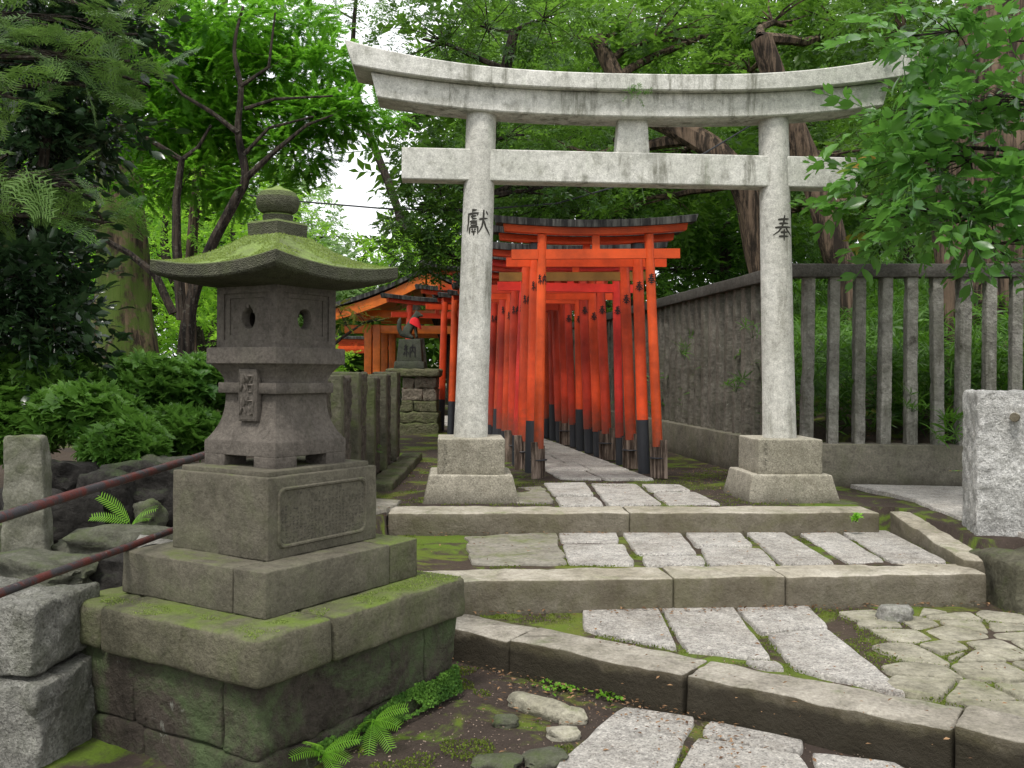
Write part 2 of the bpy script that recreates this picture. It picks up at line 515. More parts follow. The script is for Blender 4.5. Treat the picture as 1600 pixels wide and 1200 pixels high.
M['maple'] = leafmat('maple_leaf', (.035, .12, .010), (.12, .29, .02), .5, .55, .2)
M['broad'] = leafmat('broad_leaf', (.028, .075, .010), (.11, .22, .025), .4, .42, .3)
M['glossy'] = leafmat('glossy_leaf', (.03, .095, .018), (.10, .24, .035), .3, .27, .5, dry=.012)
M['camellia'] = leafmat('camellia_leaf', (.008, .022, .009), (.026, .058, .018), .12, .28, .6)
M['evergreen'] = leafmat('evergreen_leaf', (.016, .048, .008), (.07, .15, .018), .3, .42, .3)
M['woodland'] = leafmat('woodland_leaf', (.014, .042, .006), (.075, .16, .015), .3, .6, .1)
M['lime'] = leafmat('lime_leaf', (.06, .17, .012), (.19, .36, .03), .5, .5, .2)
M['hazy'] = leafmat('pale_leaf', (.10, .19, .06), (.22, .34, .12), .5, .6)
M['azalea'] = leafmat('azalea_leaf', (.028, .085, .012), (.11, .23, .035), .3, .4, .3)
M['conifer'] = leafmat('conifer_needles', (.022, .07, .014), (.12, .21, .045), .25, .5, .3)
M['bamboo'] = leafmat('bamboo_leaf', (.012, .042, .005), (.085, .20, .018), .3, .45, .3)
M['fern'] = leafmat('fern_leaf', (.11, .27, .02), (.22, .44, .04), .45, .5)
M['mosspad'] = leafmat('moss_pad', (.035, .085, .02), (.15, .30, .05), .25, .8, .1)
M['momiji'] = leafmat('yellow_green_leaf', (.09, .14, .012), (.25, .24, .03), .4, .5, dry=.12)
M['litter'] = leafmat('dry_leaf', (.07, .035, .02), (.28, .17, .09), .1, .8, .1)

# ------------------------------------------------------------------ world and light
SUN_EL, SUN_AZ = R(62), R(205)      # azimuth clockwise from +y (the view direction): behind the camera, to the left
w = bpy.data.worlds.new('World'); scene.world = w; w.use_nodes = True
nt = w.node_tree; nt.nodes.clear()
sky = nt.nodes.new('ShaderNodeTexSky'); sky.sky_type = 'NISHITA'; sky.sun_disc = False
sky.sun_elevation = SUN_EL; sky.sun_rotation = SUN_AZ; sky.dust_density = 4; sky.air_density = 1.2; sky.ozone_density = 1
mul = nt.nodes.new('ShaderNodeMix'); mul.data_type = 'RGBA'; mul.blend_type = 'MIX'
mul.inputs[0].default_value = .88
mul.inputs[7].default_value = (14.2, 14.4, 14.6, 1)      # bright overcast cloud, in the units of the sky
bg = nt.nodes.new('ShaderNodeBackground'); bg.inputs[1].default_value = .116
ow = nt.nodes.new('ShaderNodeOutputWorld')
nt.links.new(sky.outputs[0], mul.inputs[6]); nt.links.new(mul.outputs[2], bg.inputs[0]); nt.links.new(bg.outputs[0], ow.inputs[0])
sd = bpy.data.lights.new('sun', 'SUN'); sd.energy = 3.0; sd.angle = R(10); sd.color = (1, .96, .9)
so = bpy.data.objects.new('sun', sd); COL.objects.link(so)
sdir = Vector((sin(SUN_AZ) * cos(SUN_EL), cos(SUN_AZ) * cos(SUN_EL), sin(SUN_EL)))
so.rotation_euler = sdir.to_track_quat('Z', 'Y').to_euler()
so.location = sdir * 50

# ------------------------------------------------------------------ glyphs (brush strokes)
GL = {
 'hou': [[(.22, .82), (.76, .87)], [(.27, .67), (.73, .70)], [(.1, .51), (.9, .56)], [(.52, 1.0), (.48, .76), (.40, .55), (.25, .36), (.02, .22)],
         [(.56, .55), (.68, .40), (1.0, .20)], [(.33, .33), (.67, .35)], [(.26, .17), (.74, .19)], [(.5, .46), (.5, 0)]],
 'no': [[(.28, .97), (.13, .80), (.30, .76)], [(.38, .86), (.10, .58), (.38, .62)], [(.27, .60), (.27, .08)], [(.16, .42), (.06, .2)],
        [(.37, .44), (.45, .28)], [(.56, .74), (.55, .05)], [(.55, .75), (.93, .78), (.93, .08), (.84, .13)],
        [(.74, .98), (.74, .62), (.61, .33)], [(.74, .58), (.87, .36)]],
 'ken': [[(.30, 1.0), (.28, .86)], [(.26, .94), (.46, .96)], [(.06, .80), (.52, .84), (.48, .74)], [(.10, .80), (.08, .45), (.0, .08)],
         [(.2, .70), (.44, .74)], [(.28, .78), (.28, .62), (.46, .63)], [(.15, .52), (.48, .54)], [(.2, .46), (.44, .47), (.43, .37), (.21, .37), (.2, .46)],
         [(.14, .30), (.14, .02)], [(.14, .30), (.5, .32), (.5, .03)], [(.24, .25), (.3, .18)], [(.41, .25), (.35, .18)], [(.22, .13), (.43, .13)],
         [(.33, .13), (.33, -.02)], [(.56, .60), (.94, .66)], [(.76, .98), (.74, .62), (.68, .34), (.54, .10)], [(.74, .60), (.86, .30), (1.08, .02)],
         [(.86, .92), (.96, .78)]],
 'sho': [[(.08, .72), (.15, .5)], [(.44, .78), (.36, .56)], [(.26, .95), (.26, .52), (.02, .08)], [(.27, .45), (.44, .15)],
         [(.54, .86), (.93, .88), (.86, .62), (.78, .56)], [(.72, .86), (.50, .52)], [(.58, .42), (.92, .43), (.89, .08), (.6, .08), (.58, .42)]],
 'shaku': [[(.08, .72), (.15, .5)], [(.44, .78), (.36, .56)], [(.26, .95), (.26, .52), (.02, .08)], [(.27, .45), (.44, .15)],
           [(.64, .97), (.50, .58)], [(.58, .76), (.96, .78), (.92, .14), (.78, .06)], [(.64, .48), (.76, .34)]],
}


def glyph(mb, key, fmap, width=.075, raised=0.0):
    """fmap(u, v, lift) -> 3D point, u,v in 0..1"""
    for st in GL[key]:
        pts = [Vector((a, b, 0)) for a, b in st]
        # resample
        res = []
        for a, b in zip(pts, pts[1:]):
            k = max(2, int((b - a).length / .07))
            for i in range(k): res.append(a.lerp(b, i / k))
        res.append(pts[-1])
        n = len(res); V = []; Fq = []
        for i, p in enumerate(res):
            t = (res[min(n - 1, i + 1)] - res[max(0, i - 1)])
            if t.length < 1e-6: t = Vector((1, 0, 0))
            t.normalize(); s_ = Vector((-t.y, t.x, 0))
            f = i / (n - 1)
            wd = width * (.55 + .45 * (1 - abs(2 * f - 1) ** 3)) * (1.25 - .55 * f)
            for k, (o_, l_) in enumerate(((-.5, 0), (0, raised), (.5, 0))):
                q = p + s_ * (o_ * wd)
                V.append(fmap(q.x, q.y, l_ + .0016))
            if i:
                b = i * 3
                Fq += [(b - 3, b - 2, b + 1, b), (b - 2, b - 1, b + 2, b + 1)]
        mb.add([tuple(q) for q in V], Fq)


# ------------------------------------------------------------------ leaves
def T_leaf(kind):
    """one leaf along +y, normal +z: verts, quads"""
    if kind == 'simple':
        return np.array([(0, 0, 0), (.21, .45, .05), (0, 1, -.12), (-.21, .45, .05), (0, .5, 0)], float), [(0, 1, 2, 4), (0, 4, 2, 3)]
    if kind == 'broad':
        V = [(0, 0, 0), (0, .33, .0), (0, .68, -.04), (0, 1, -.16), (.17, .25, .05), (.23, .52, .05), (.13, .82, -.03), (-.17, .25, .05), (-.23, .52, .05), (-.13, .82, -.03)]
        return np.array(V, float), [(0, 4, 5, 1), (1, 5, 6, 2), (2, 6, 3, 3), (0, 1, 8, 7), (1, 2, 9, 8), (2, 3, 3, 9)]
    if kind == 'maple':
        V = []; Q = []
        for a, l in ((-75, .55), (-38, .85), (0, 1), (38, .85), (75, .55)):
            a = R(a); d = np.array([sin(a), cos(a), -.08]); s_ = np.array([cos(a), -sin(a), 0]); b = len(V)
            V += [(0, 0, 0), tuple(d * l * .5 + s_ * .13), tuple(d * l), tuple(d * l * .5 - s_ * .13)]
            Q.append((b, b + 1, b + 2, b + 3))
        return np.array(V, float), Q
    if kind == 'lance':
        V = [(0, 0, 0), (.055, .3, .02), (.05, .65, -.03), (0, 1, -.22), (-.05, .65, -.03), (-.055, .3, .02), (0, .5, -.02)]
        return np.array(V, float), [(0, 1, 6, 5), (1, 2, 4, 6), (5, 6, 4, 4), (2, 3, 3, 4)]


def fixq(Q):
    # degenerate quads (triangles) are written with a repeated vertex -> drop by splitting elsewhere
    return Q


def rot_from(y, z):
    """matrix with columns x,y,z from a direction y and approximate normal z (arrays N,3)"""
    y = y / np.linalg.norm(y, axis=1, keepdims=True)
    x = np.cross(y, z); x /= np.maximum(np.linalg.norm(x, axis=1, keepdims=True), 1e-6)
    z = np.cross(x, y)
    return np.stack([x, y, z], axis=2)


def place(tv, tq, rot, pos, scale):
    """N copies of a template -> V, Q (numpy)"""
    N = len(pos)
    V = np.einsum('nij,vj->nvi', rot * np.asarray(scale)[:, None, None], tv) + pos[:, None, :]
    Q = np.asarray(tq)[None] + (np.arange(N) * len(tv))[:, None, None]
    return V.reshape(-1, 3), Q.reshape(-1, 4)


LT = {}
_v, _q = T_leaf('simple'); LT['simple'] = (_v, _q)
# proper quads only: replace triangle tips by splitting with tiny quads
LT['broad'] = (np.array([(0, 0, 0), (0, .36, -.01), (0, .7, -.05), (.015, 1, -.17), (-.015, 1, -.17),
                         (.15, .22, .05), (.215, .5, .05), (.12, .82, -.03), (-.15, .22, .05), (-.215, .5, .05), (-.12, .82, -.03)], float),
               [(0, 5, 6, 1), (1, 6, 7, 2), (2, 7, 3, 4), (0, 1, 9, 8), (1, 2, 10, 9), (2, 4, 10, 10)])
LT['broad'] = (LT['broad'][0], [(0, 5, 6, 1), (1, 6, 7, 2), (2, 7, 3, 4), (0, 1, 9, 8), (1, 2, 10, 9)])
LT['broad'][0][5:, 0] *= 1.2
LT['maple'] = T_leaf('maple')
LT['lance'] = (np.array([(-.01, 0, 0), (.01, 0, 0), (.055, .33, .03), (.045, .68, -.05), (.006, 1, -.25), (-.006, 1, -.25), (-.045, .68, -.05), (-.055, .33, .03)], float),
               [(0, 1, 2, 7), (7, 2, 3, 6), (6, 3, 4, 5)])


def spray_template(leaf='simple', n=12, llen=.3, seed=0, whorl=False, droop=.25, pairs=False, twig=True, flat_=.35):
    """leaves along a twig of length 1 (+y), leaf normals roughly +z. returns V,Q,var"""
    r = np.random.default_rng(seed)
    lv, lq = LT[leaf]
    t = np.linspace(.12, 1, n) if not whorl else r.uniform(.0, .08, n)
    pos = np.stack([.04 * np.sin(t * 5), t, -droop * t ** 2], 1)
    if whorl:
        a = np.arange(n) * 2 * pi / n + r.uniform(-.25, .25, n)
        el = r.uniform(.0, .7, n)
        d = np.stack([np.cos(a) * np.cos(el), np.sin(a) * np.cos(el), np.sin(el)], 1)
        nrm = np.tile([0, 0, 1.0], (n, 1)) + r.normal(0, .2, (n, 3))
        pos = np.stack([r.normal(0, .02, n), r.normal(0, .02, n), t], 1)
    else:
        side = np.where(np.arange(n) % 2 == 0, 1, -1)
        ang = side * np.deg2rad(r.uniform(40, 65, n)); ang[-1] = 0
        d = np.stack([np.sin(ang), np.cos(ang), r.uniform(-.35, .15, n)], 1)
        nrm = np.stack([r.normal(0, flat_, n), r.normal(0, flat_, n), np.ones(n)], 1)
    sc = llen * r.uniform(.5, 1.2, n)
    V, Q = place(lv, lq, rot_from(d, nrm), pos, sc)
    var = np.repeat(r.uniform(-.18, .18, n), len(lq))
    if twig and not whorl:
        w_ = .008
        tp = np.linspace(0, 1, 4); c = np.stack([.04 * np.sin(tp * 5), tp, -droop * tp ** 2], 1)
        TV = np.concatenate([c + [w_, 0, -.003], c - [w_, 0, .003]]); TQ = [(i, i + 1, i + 5, i + 4) for i in range(3)]
        Q = np.concatenate([Q, np.array(TQ) + len(V)]); V = np.concatenate([V, TV]); var = np.concatenate([var, np.full(3, -.5)])
    return V, Q, var


def feather_template(seed=0):
    """flat conifer frond: rachis with side twigs and fine needles"""
    r = np.random.default_rng(seed); V = []; Q = []
    def needle(p, d, l, w_):
        d = np.array(d); d = d / np.linalg.norm(d); s_ = np.array([-d[1], d[0], 0]) * w_; b = len(V)
        V.extend([p + s_, p - s_, p + d * l - s_ * .3, p + d * l + s_ * .3]); Q.append((b, b + 1, b + 2, b + 3))
    for i in range(8):
        t = .1 + .9 * i / 8
        for sg in (-1, 1):
            L_ = .42 * (1 - .65 * t) * r.uniform(.8, 1.2)
            a = R(52) * sg + r.normal(0, .1)
            d = np.array([sin(a), cos(a), r.normal(0, .1) - .1]); p0 = np.array([0, t, -.15 * t * t])
            for k in range(4):
                f = (k + 1) / 4; p = p0 + d * L_ * f
                for s2 in (-1, 1):
                    a2 = a + s2 * R(58)
                    needle(p, (sin(a2), cos(a2), r.normal(0, .12)), .13, .017)
            needle(p0, d, L_, .006)
    needle(np.array([0, 0, 0]), (0, 1, -.1), 1, .008)
    V = np.array(V); return V, np.array(Q), r.uniform(-.12, .12, len(Q))


def fern_template(seed=0):
    r = np.random.default_rng(seed); V = []; Q = []
    n_ = 16
    for i in range(n_):
        t = .12 + .86 * i / n_
        z = .45 * t - .55 * t * t
        for sg in (-1, 1):
            L_ = .26 * sin(pi * min(1, .25 + .75 * (1 - t))) ** .8 * (1 - .25 * t)
            p = np.array([0, t, z]); d = np.array([sg * .95, .35, -.12]); d /= np.linalg.norm(d); s_ = np.array([.0, .017, 0]); b = len(V)
            V.extend([p - s_ * .8, p + s_ * .8, p + d * L_ * .6 + s_, p + d * L_ * .6 - s_ * .8]); Q.append((b, b + 1, b + 2, b + 3)); b = len(V)
            V.extend([p + d * L_ * .6 - s_ * .8, p + d * L_ * .6 + s_, p + d * L_ + s_ * .15, p + d * L_ - s_ * .1]); Q.append((b, b + 1, b + 2, b + 3))
    tp = np.linspace(0, 1, 6); b = len(V)
    for t in tp:
        V.extend([np.array([.007, t, .45 * t - .55 * t * t + .002]), np.array([-.007, t, .45 * t - .55 * t * t + .002])])
    for k in range(5): Q.append((b + 2 * k, b + 2 * k + 1, b + 2 * k + 3, b + 2 * k + 2))
    return np.array(V), np.array(Q), r.uniform(-.15, .15, len(Q))


TEM = {
    'simple': spray_template('simple', 13, .27, 1), 'simple2': spray_template('simple', 10, .34, 2, droop=.5),
    'broad': spray_template('broad', 10, .36, 3, droop=.35), 'maple': spray_template('maple', 18, .20, 4, droop=.12, flat_=.3),
    'glossy': spray_template('broad', 9, .34, 13, droop=.3, flat_=.45), 'camellia': spray_template('broad', 9, .38, 5, droop=.5, flat_=.6), 'azalea': spray_template('broad', 9, 1.0, 6, whorl=True),
    'sasa': spray_template('lance', 7, 1.0, 7, whorl=True), 'conifer': feather_template(1), 'fern': fern_template(2),
}


class Crown:
    def __init__(s): s.V = []; s.Q = []; s.var = []; s.n = 0; s.pts = []

    def sprays(s, tem, pos, direc, nrm, scale, base):
        tv, tq, tvar = TEM[tem]
        V, Q = place(tv, tq, rot_from(direc, nrm), pos, scale)
        s.V.append(V); s.Q.append(Q + s.n); s.n += len(V)
        s.var.append((np.tile(tvar, (len(pos), 1)) + np.asarray(base)[:, None]).ravel())

    def clump(s, c, r, n, tem='simple', size=.3, bright=.5, shell=.5, updir=0.0, r_=None, tilt=.35, lo=-1.0):
        c = np.array(c); r = np.array(r if hasattr(r, '__len__') else (r, r, r))
        d = rng.normal(0, 1, (n, 3)); d /= np.linalg.norm(d, axis=1, keepdims=True)
        d[:, 2] = np.maximum(d[:, 2], lo + rng.uniform(0, .2, n))
        rad = rng.uniform(shell, 1, n) ** .6
        pos = c + d * rad[:, None] * r
        # uneven outline
        pos += (np.stack([vnoise(pos, 1.7, 3), vnoise(pos, 1.7, 4), vnoise(pos, 1.7, 5)], 1)) * r * .25
        h = d * [1, 1, .4] + rng.normal(0, .45, (n, 3)); h[:, 2] += updir
        nr = np.stack([rng.normal(0, tilt, n), rng.normal(0, tilt, n), np.ones(n)], 1)
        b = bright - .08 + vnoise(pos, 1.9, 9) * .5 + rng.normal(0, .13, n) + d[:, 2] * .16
        s.sprays(tem, pos, h, nr, size * rng.uniform(.55, 1.3, n), b)
        s.pts.append((Vector(c), float(np.mean(r)), pos[:: max(1, n // 14)]))

    def build(s, name, mat, parent=None):
        return quad_mesh(name, np.concatenate(s.V), np.concatenate(s.Q), mat, np.clip(np.concatenate(s.var), 0, 1), parent)


def curve_pts(a, b, sag=.15, n=6, seed=0):
    r = random.Random(seed); a = Vector(a); b = Vector(b); L = (b - a).length
    off = Vector((r.uniform(-1, 1), r.uniform(-1, 1), r.uniform(-.3, 1))) * L * sag
    return [a.lerp(b, t / n) + off * sin(pi * t / n) + Vector((r.uniform(-1, 1), r.uniform(-1, 1), r.uniform(-1, 1))) * L * .015 for t in range(n + 1)]


def tree(name, label, trunk, crown, leaf, bark, group=None, cat='tree', limbs=True, trunk_n=12, extra=None, wob=.06, flare=1.35, tw=1.0):
    """trunk: list of (x,y,z,r). crown: Crown"""
    base = trunk[0]
    root = empty(name, (base[0], base[1], base[2]), label, cat, group)
    tb = MB()
    # resample the trunk smoothly
    pts = [Vector(t[:3]) for t in trunk]; rr = [t[3] for t in trunk]
    P2 = []; R2 = []
    for i in range(len(pts) - 1):
        p0 = pts[max(0, i - 1)]; p1 = pts[i]; p2 = pts[i + 1]; p3 = pts[min(len(pts) - 1, i + 2)]
        for k in range(5):
            t = k / 5
            P2.append(.5 * ((2 * p1) + (p2 - p0) * t + (2 * p0 - 5 * p1 + 4 * p2 - p3) * t * t + (3 * p1 - p0 - 3 * p2 + p3) * t ** 3))
            R2.append(rr[i] * (1 - t) + rr[i + 1] * t)
    P2.append(pts[-1]); R2.append(rr[-1])
    R2[0] *= flare; R2[1] *= 1 + (flare - 1) * .45
    tb.tube(P2, R2, trunk_n, wob=wob, seed=base[0] * 3)
    sd_ = 0
    if extra:
        for ex in extra:
            tb.tube([e[:3] for e in ex], [e[3] for e in ex], 7)
            P2 = P2 + [Vector(e[:3]) for e in ex]; R2 = R2 + [e[3] for e in ex]
    if limbs:
        for c, r, tips in crown.pts:
            # nearest trunk point that lies lower than the clump
            cand = [(((p - c).length + (3 if p.z > c.z else 0)), i) for i, p in enumerate(P2)]
            _, i = min(cand)
            sd_ += 1
            r0 = min(R2[i] * .55, .02 + .03 * (c - P2[i]).length) * tw
            cp = curve_pts(P2[i], c, .12, 6, sd_)
            tb.tube(cp, [r0 * (1 - .6 * k / 6) for k in range(7)], 6, cap=False)
            for q in tips[:9]:
                q = Vector(q)
                st = cp[min(6, 3 + sd_ % 4)]
                tb.tube(curve_pts(st, q, .1, 3, sd_ * 31 + int(abs(q.x) * 100)), [r0 * .32, r0 * .24, r0 * .16, r0 * .08], 4, cap=False)
    t_o = tb.build('trunk', bark)
    c_o = crown.build('crown', leaf)
    under(root, [t_o, c_o])
    return root


# ------------------------------------------------------------------ ground
UK = [Vector((-.82, 6.37, 0)), Vector((2.52, 6.54, 0))]           # upper kerb, front line
LK = [Vector((-.55, 4.93, -.137)), Vector((2.62, 5.27, -.137))]   # lower kerb
DKd = Vector((1.56, 3.40 - 4.49, 0)).normalized()                 # diagonal kerb direction
DK0 = Vector((0, 4.49, -.308))
ZB, ZC, ZD = -.137, -.308, -.465


def hill(x, y):
    # fence line on the right: corner (2.37,8.3), running back to the left and forward to the right
    fx = 2.45 - .112 * (y - 8.3)
    d1 = x - fx
    d2 = y - (8.42 - .07 * (x - 2.37))
    d = np.minimum(d1, d2)
    return np.clip(d, 0, 1) * 0 + np.where(d > .02, .33 + .30 * np.clip(d, 0, 8) + .26 * np.clip(d - 8, 0, 16), 0)


def ground_h(x, y):
    z = np.zeros_like(x)
    mid = (x > -.78) & (x < 2.72) & (y < 6.64 + .05 * (x + .8))
    z = np.where(mid, ZD - .01, z)
    z = np.where((x <= -.78) & (x > -1.7) & (y < 4.35), ZD - .01, z)
    z = np.where((x <= -1.7) & (y < 3.85), -.6, z)
    z = np.where((x >= 2.72) & (y < 5.5), ZD - .01, z)
    z = z + hill(x, y)
    q = np.stack([x.ravel(), y.ravel(), np.zeros(x.size)], 1)
    nz = (vnoise(q, 1.3, 1) * .02 + vnoise(q, 6, 2) * .008).reshape(x.shape)
    far = np.clip((np.hypot(x, y) - 18) / 30, 0, 1)
    nz2 = (vnoise(q, .12, 4)).reshape(x.shape) * far * 1.0
    return z + nz + nz2


def grid_sheet(name, xs, ys, hfun, mat, keep=None, label=None):
    X, Y = np.meshgrid(xs, ys, indexing='ij')
    Z = hfun(X, Y)
    V = np.stack([X, Y, Z], 2).reshape(-1, 3)
    nx, ny = len(xs), len(ys)
    I, J = np.meshgrid(np.arange(nx - 1), np.arange(ny - 1), indexing='ij')
    a = (I * ny + J).ravel()
    Q = np.stack([a, a + ny, a + ny + 1, a + 1], 1)
    if keep is not None:
        c = V[Q].mean(axis=1); Q = Q[keep(c[:, 0], c[:, 1])]
    o = quad_mesh(name, V, Q, mat, smooth=True)
    return tag(o, label, None, None, 'structure')


xs = np.concatenate([-np.geomspace(5, 900, 26)[::-1], np.arange(-4.9, 6, .07), np.geomspace(6.1, 900, 26)])
ys = np.concatenate([-np.geomspace(1, 900, 14)[::-1], np.arange(-.8, 1.9, .3), np.arange(2, 9.6, .07), np.geomspace(9.7, 1200, 50)])
grid_sheet('ground', xs, ys, ground_h, M['damp'])


def flat_n(z, a=.012):
    def f(x, y):
        q = np.stack([x.ravel(), y.ravel(), np.zeros(x.size)], 1)
        return z + (vnoise(q, 2, 3) * a + vnoise(q, 9, 5) * a * .5).reshape(x.shape)
    return f


def line_y(p0, p1, x): return p0.y + (p1.y - p0.y) * (x - p0.x) / (p1.x - p0.x)


g = .05
DKp = DK0 + DKd * 4
grid_sheet('middle_terrace', np.arange(-.75, 2.75, g), np.arange(4.9, 6.7, g), flat_n(ZB - .012),
           M['mossground'], lambda x, y: (y > line_y(LK[0], LK[1], x) + .245) & (y < line_y(UK[0], UK[1], x) + .12))
grid_sheet('lower_terrace', np.arange(-.7, 6.5, g), np.arange(1.6, 5.6, g), flat_n(ZC - .012),
           M['mossground'], lambda x, y: (y > line_y(DK0, DKp, x) + .21) & (y < line_y(LK[0], LK[1], x) + .15))

# ------------------------------------------------------------------ paving slabs
def slab(mb, poly, z, thick=.05, jit=.006, seed=0, top=.003, bev=.006):
    r = random.Random(seed)
    pts = []
    n = len(poly)
    cx = sum(p[0] for p in poly) / n; cy = sum(p[1] for p in poly) / n
    tilt = (r.uniform(-.008, .008), r.uniform(-.008, .008))
    # resample, soften the corners, jitter the outline
    raw = []
    for i in range(n):
        a = Vector(poly[i][:2]); b = Vector(poly[(i + 1) % n][:2]); L = (b - a).length
        k = max(3, int(L / .06))
        for j in range(k): raw.append(a.lerp(b, j / k))
    m = len(raw)
    sm = [(raw[i - 1] + raw[i] * 6 + raw[(i + 1) % m]) / 8 for i in range(m)]
    q = np.array([(p.x, p.y, seed * .37) for p in sm])
    dx = vnoise(q, 7, 11) * jit + vnoise(q, 24, 13) * jit * .4; dy = vnoise(q, 7, 12) * jit + vnoise(q, 24, 14) * jit * .4
    out = [(q[i, 0] + dx[i], q[i, 1] + dy[i]) for i in range(m)]
    def ring(ins, zz):
        res = []
        for (x, y) in out:
            d = math.hypot(x - cx, y - cy) or 1
            f = max(0, 1 - ins / d)
            xx, yy = cx + (x - cx) * f, cy + (y - cy) * f
            res.append((xx, yy, zz + tilt[0] * (xx - cx) + tilt[1] * (yy - cy)))
        return res
    rings = [ring(-.004, z - thick), ring(0, z - bev * .6), ring(bev * .35, z - bev * .15), ring(bev, z + top)]
    mb.loft(rings, cap=True)


def inset_poly(poly, d=.010, dy_=.024):
    cx = sum(p[0] for p in poly) / len(poly); cy = sum(p[1] for p in poly) / len(poly)
    out = []
    for p in poly:
        dx, dy = p[0] - cx, p[1] - cy
        hx = max(abs(q[0] - cx) for q in poly); hy = max(abs(q[1] - cy) for q in poly)
        out.append((cx + dx * (1 - .45 * d / hx), cy + dy * (1 - dy_ / hy)))
    return out


def pxpoly(pts, z): return inset_poly([tuple(G(a, b, z)[:2]) for a, b in pts], .010, .022 if z > -.2 else (.009 if z > -.4 else .005))


LB = [
 [(872, 831), (963, 831), (969, 850), (876, 850)], [(877, 851), (975, 851), (994, 884), (888, 884)],
 [(970, 831), (1062, 832), (1092, 868), (995, 869)], [(1000, 870), (1098, 869), (1104, 885), (1008, 885)],
 [(1068, 832), (1157, 832), (1180, 856), (1088, 853)], [(1092, 855), (1188, 857), (1216, 884), (1108, 885)],
 [(1163, 833), (1222, 831), (1308, 882), (1222, 883)], [(1246, 834), (1306, 832), (1386, 880), (1323, 882)],
 [(1313, 831), (1384, 829), (1484, 880), (1392, 881)]]
LC = [
 [(907, 952), (1028, 949), (1061, 1017), (980, 1000), (912, 985)], [(1030, 949), (1142, 944), (1210, 1033), (1072, 1018)],
 [(1147, 946), (1258, 944), (1296, 981), (1188, 991)], [(1195, 993), (1292, 984), (1422, 1086), (1330, 1066), (1242, 1046)],
 [(1160, 1032), (1215, 1035), (1228, 1046), (1180, 1042)]]
LD = [
 [(975, 1104), (1090, 1121), (1048, 1212), (862, 1206), (930, 1140)], [(1106, 1127), (1262, 1160), (1252, 1179), (1092, 1151)],
 [(1088, 1154), (1252, 1182), (1320, 1290), (1030, 1290), (1052, 1215)], [(1262, 1176), (1400, 1192), (1560, 1290), (1330, 1290)],
 [(860, 1210), (1045, 1216), (1020, 1290), (760, 1290)]]
LA = [
 [(848, 755), (915, 754), (930, 775), (864, 775)], [(866, 777), (932, 777), (946, 791), (876, 791)],
 [(922, 755), (993, 756), (1036, 791), (950, 791)], [(1000, 757), (1062, 758), (1082, 768), (1016, 768)],
 [(1019, 770), (1086, 769), (1128, 790), (1044, 791)]]
for nm, polys, z, mt, lb in (
    ('middle_paving', LB, ZB, 'slab', None), ('lower_paving', LC, ZC, 'slab', None), ('foreground_paving', LD, ZD, 'slab', None),
    ('upper_paving', LA, 0.004, 'slab', None)):
    mb = MB()
    for i, p in enumerate(polys): slab(mb, pxpoly(p, z), z + .005, seed=i + int(z * 100) + 50)
    if nm == 'upper_paving':
        # flagged path running back through the tunnel of small torii
        for k in range(16):
            y0 = 8.35 + k * .72; c = .80 - .155 * (y0 - 8.48) - .012 * max(0, y0 - 12) ** 2
            c1 = .80 - .155 * (y0 + .7 - 8.48) - .012 * max(0, y0 + .7 - 12) ** 2
            sp = (-.02, .06, -.05)[k % 3]
            slab(mb, [(c - .40, y0), (c + sp - .012, y0), (c1 + sp - .012, y0 + .7), (c1 - .40, y0 + .7)], .02, seed=200 + k, jit=.008)
            slab(mb, [(c + sp + .012, y0), (c + .42, y0), (c1 + .42, y0 + .7), (c1 + sp + .012, y0 + .7)], .02, seed=300 + k, jit=.008)
        slab(mb, pxpoly([(1325, 758), (1515, 762), (1640, 790), (1640, 850), (1500, 812), (1420, 780)], .01), .02, seed=401, jit=.02)
    tag(mb.build(nm, M[mt]), kind='structure')
mb = MB()
slab(mb, pxpoly([(722, 838), (868, 831), (886, 883), (735, 884)], ZB), ZB + .004, seed=77, jit=.03)
slab(mb, pxpoly([(806, 762), (846, 760), (868, 786), (806, 788)], 0), .006, seed=78, jit=.02)
slab(mb, [(-1.02, 6.95), (-.78, 6.9), (-.84, 6.45), (-.98, 6.1), (-1.2, 6.2)], .02, seed=79, jit=.02)
tag(mb.build('mossy_paving', M['slab_moss']), kind='structure')


def cobble(mb, c, a, b, h, rot, seed):
    r = random.Random(seed); k = r.choice((4, 5, 5, 6)); pts = []
    for i in range(k):
        t = 2 * pi * (i + r.uniform(-.25, .25)) / k; rr = r.uniform(.85, 1.25)
        x, y = a * rr * cos(t), b * rr * sin(t)
        pts.append((c[0] + x * cos(rot) - y * sin(rot), c[1] + x * sin(rot) + y * cos(rot)))
    slab(mb, pts, c[2] + h, thick=.05, jit=.012, seed=seed, bev=.012, top=.003)


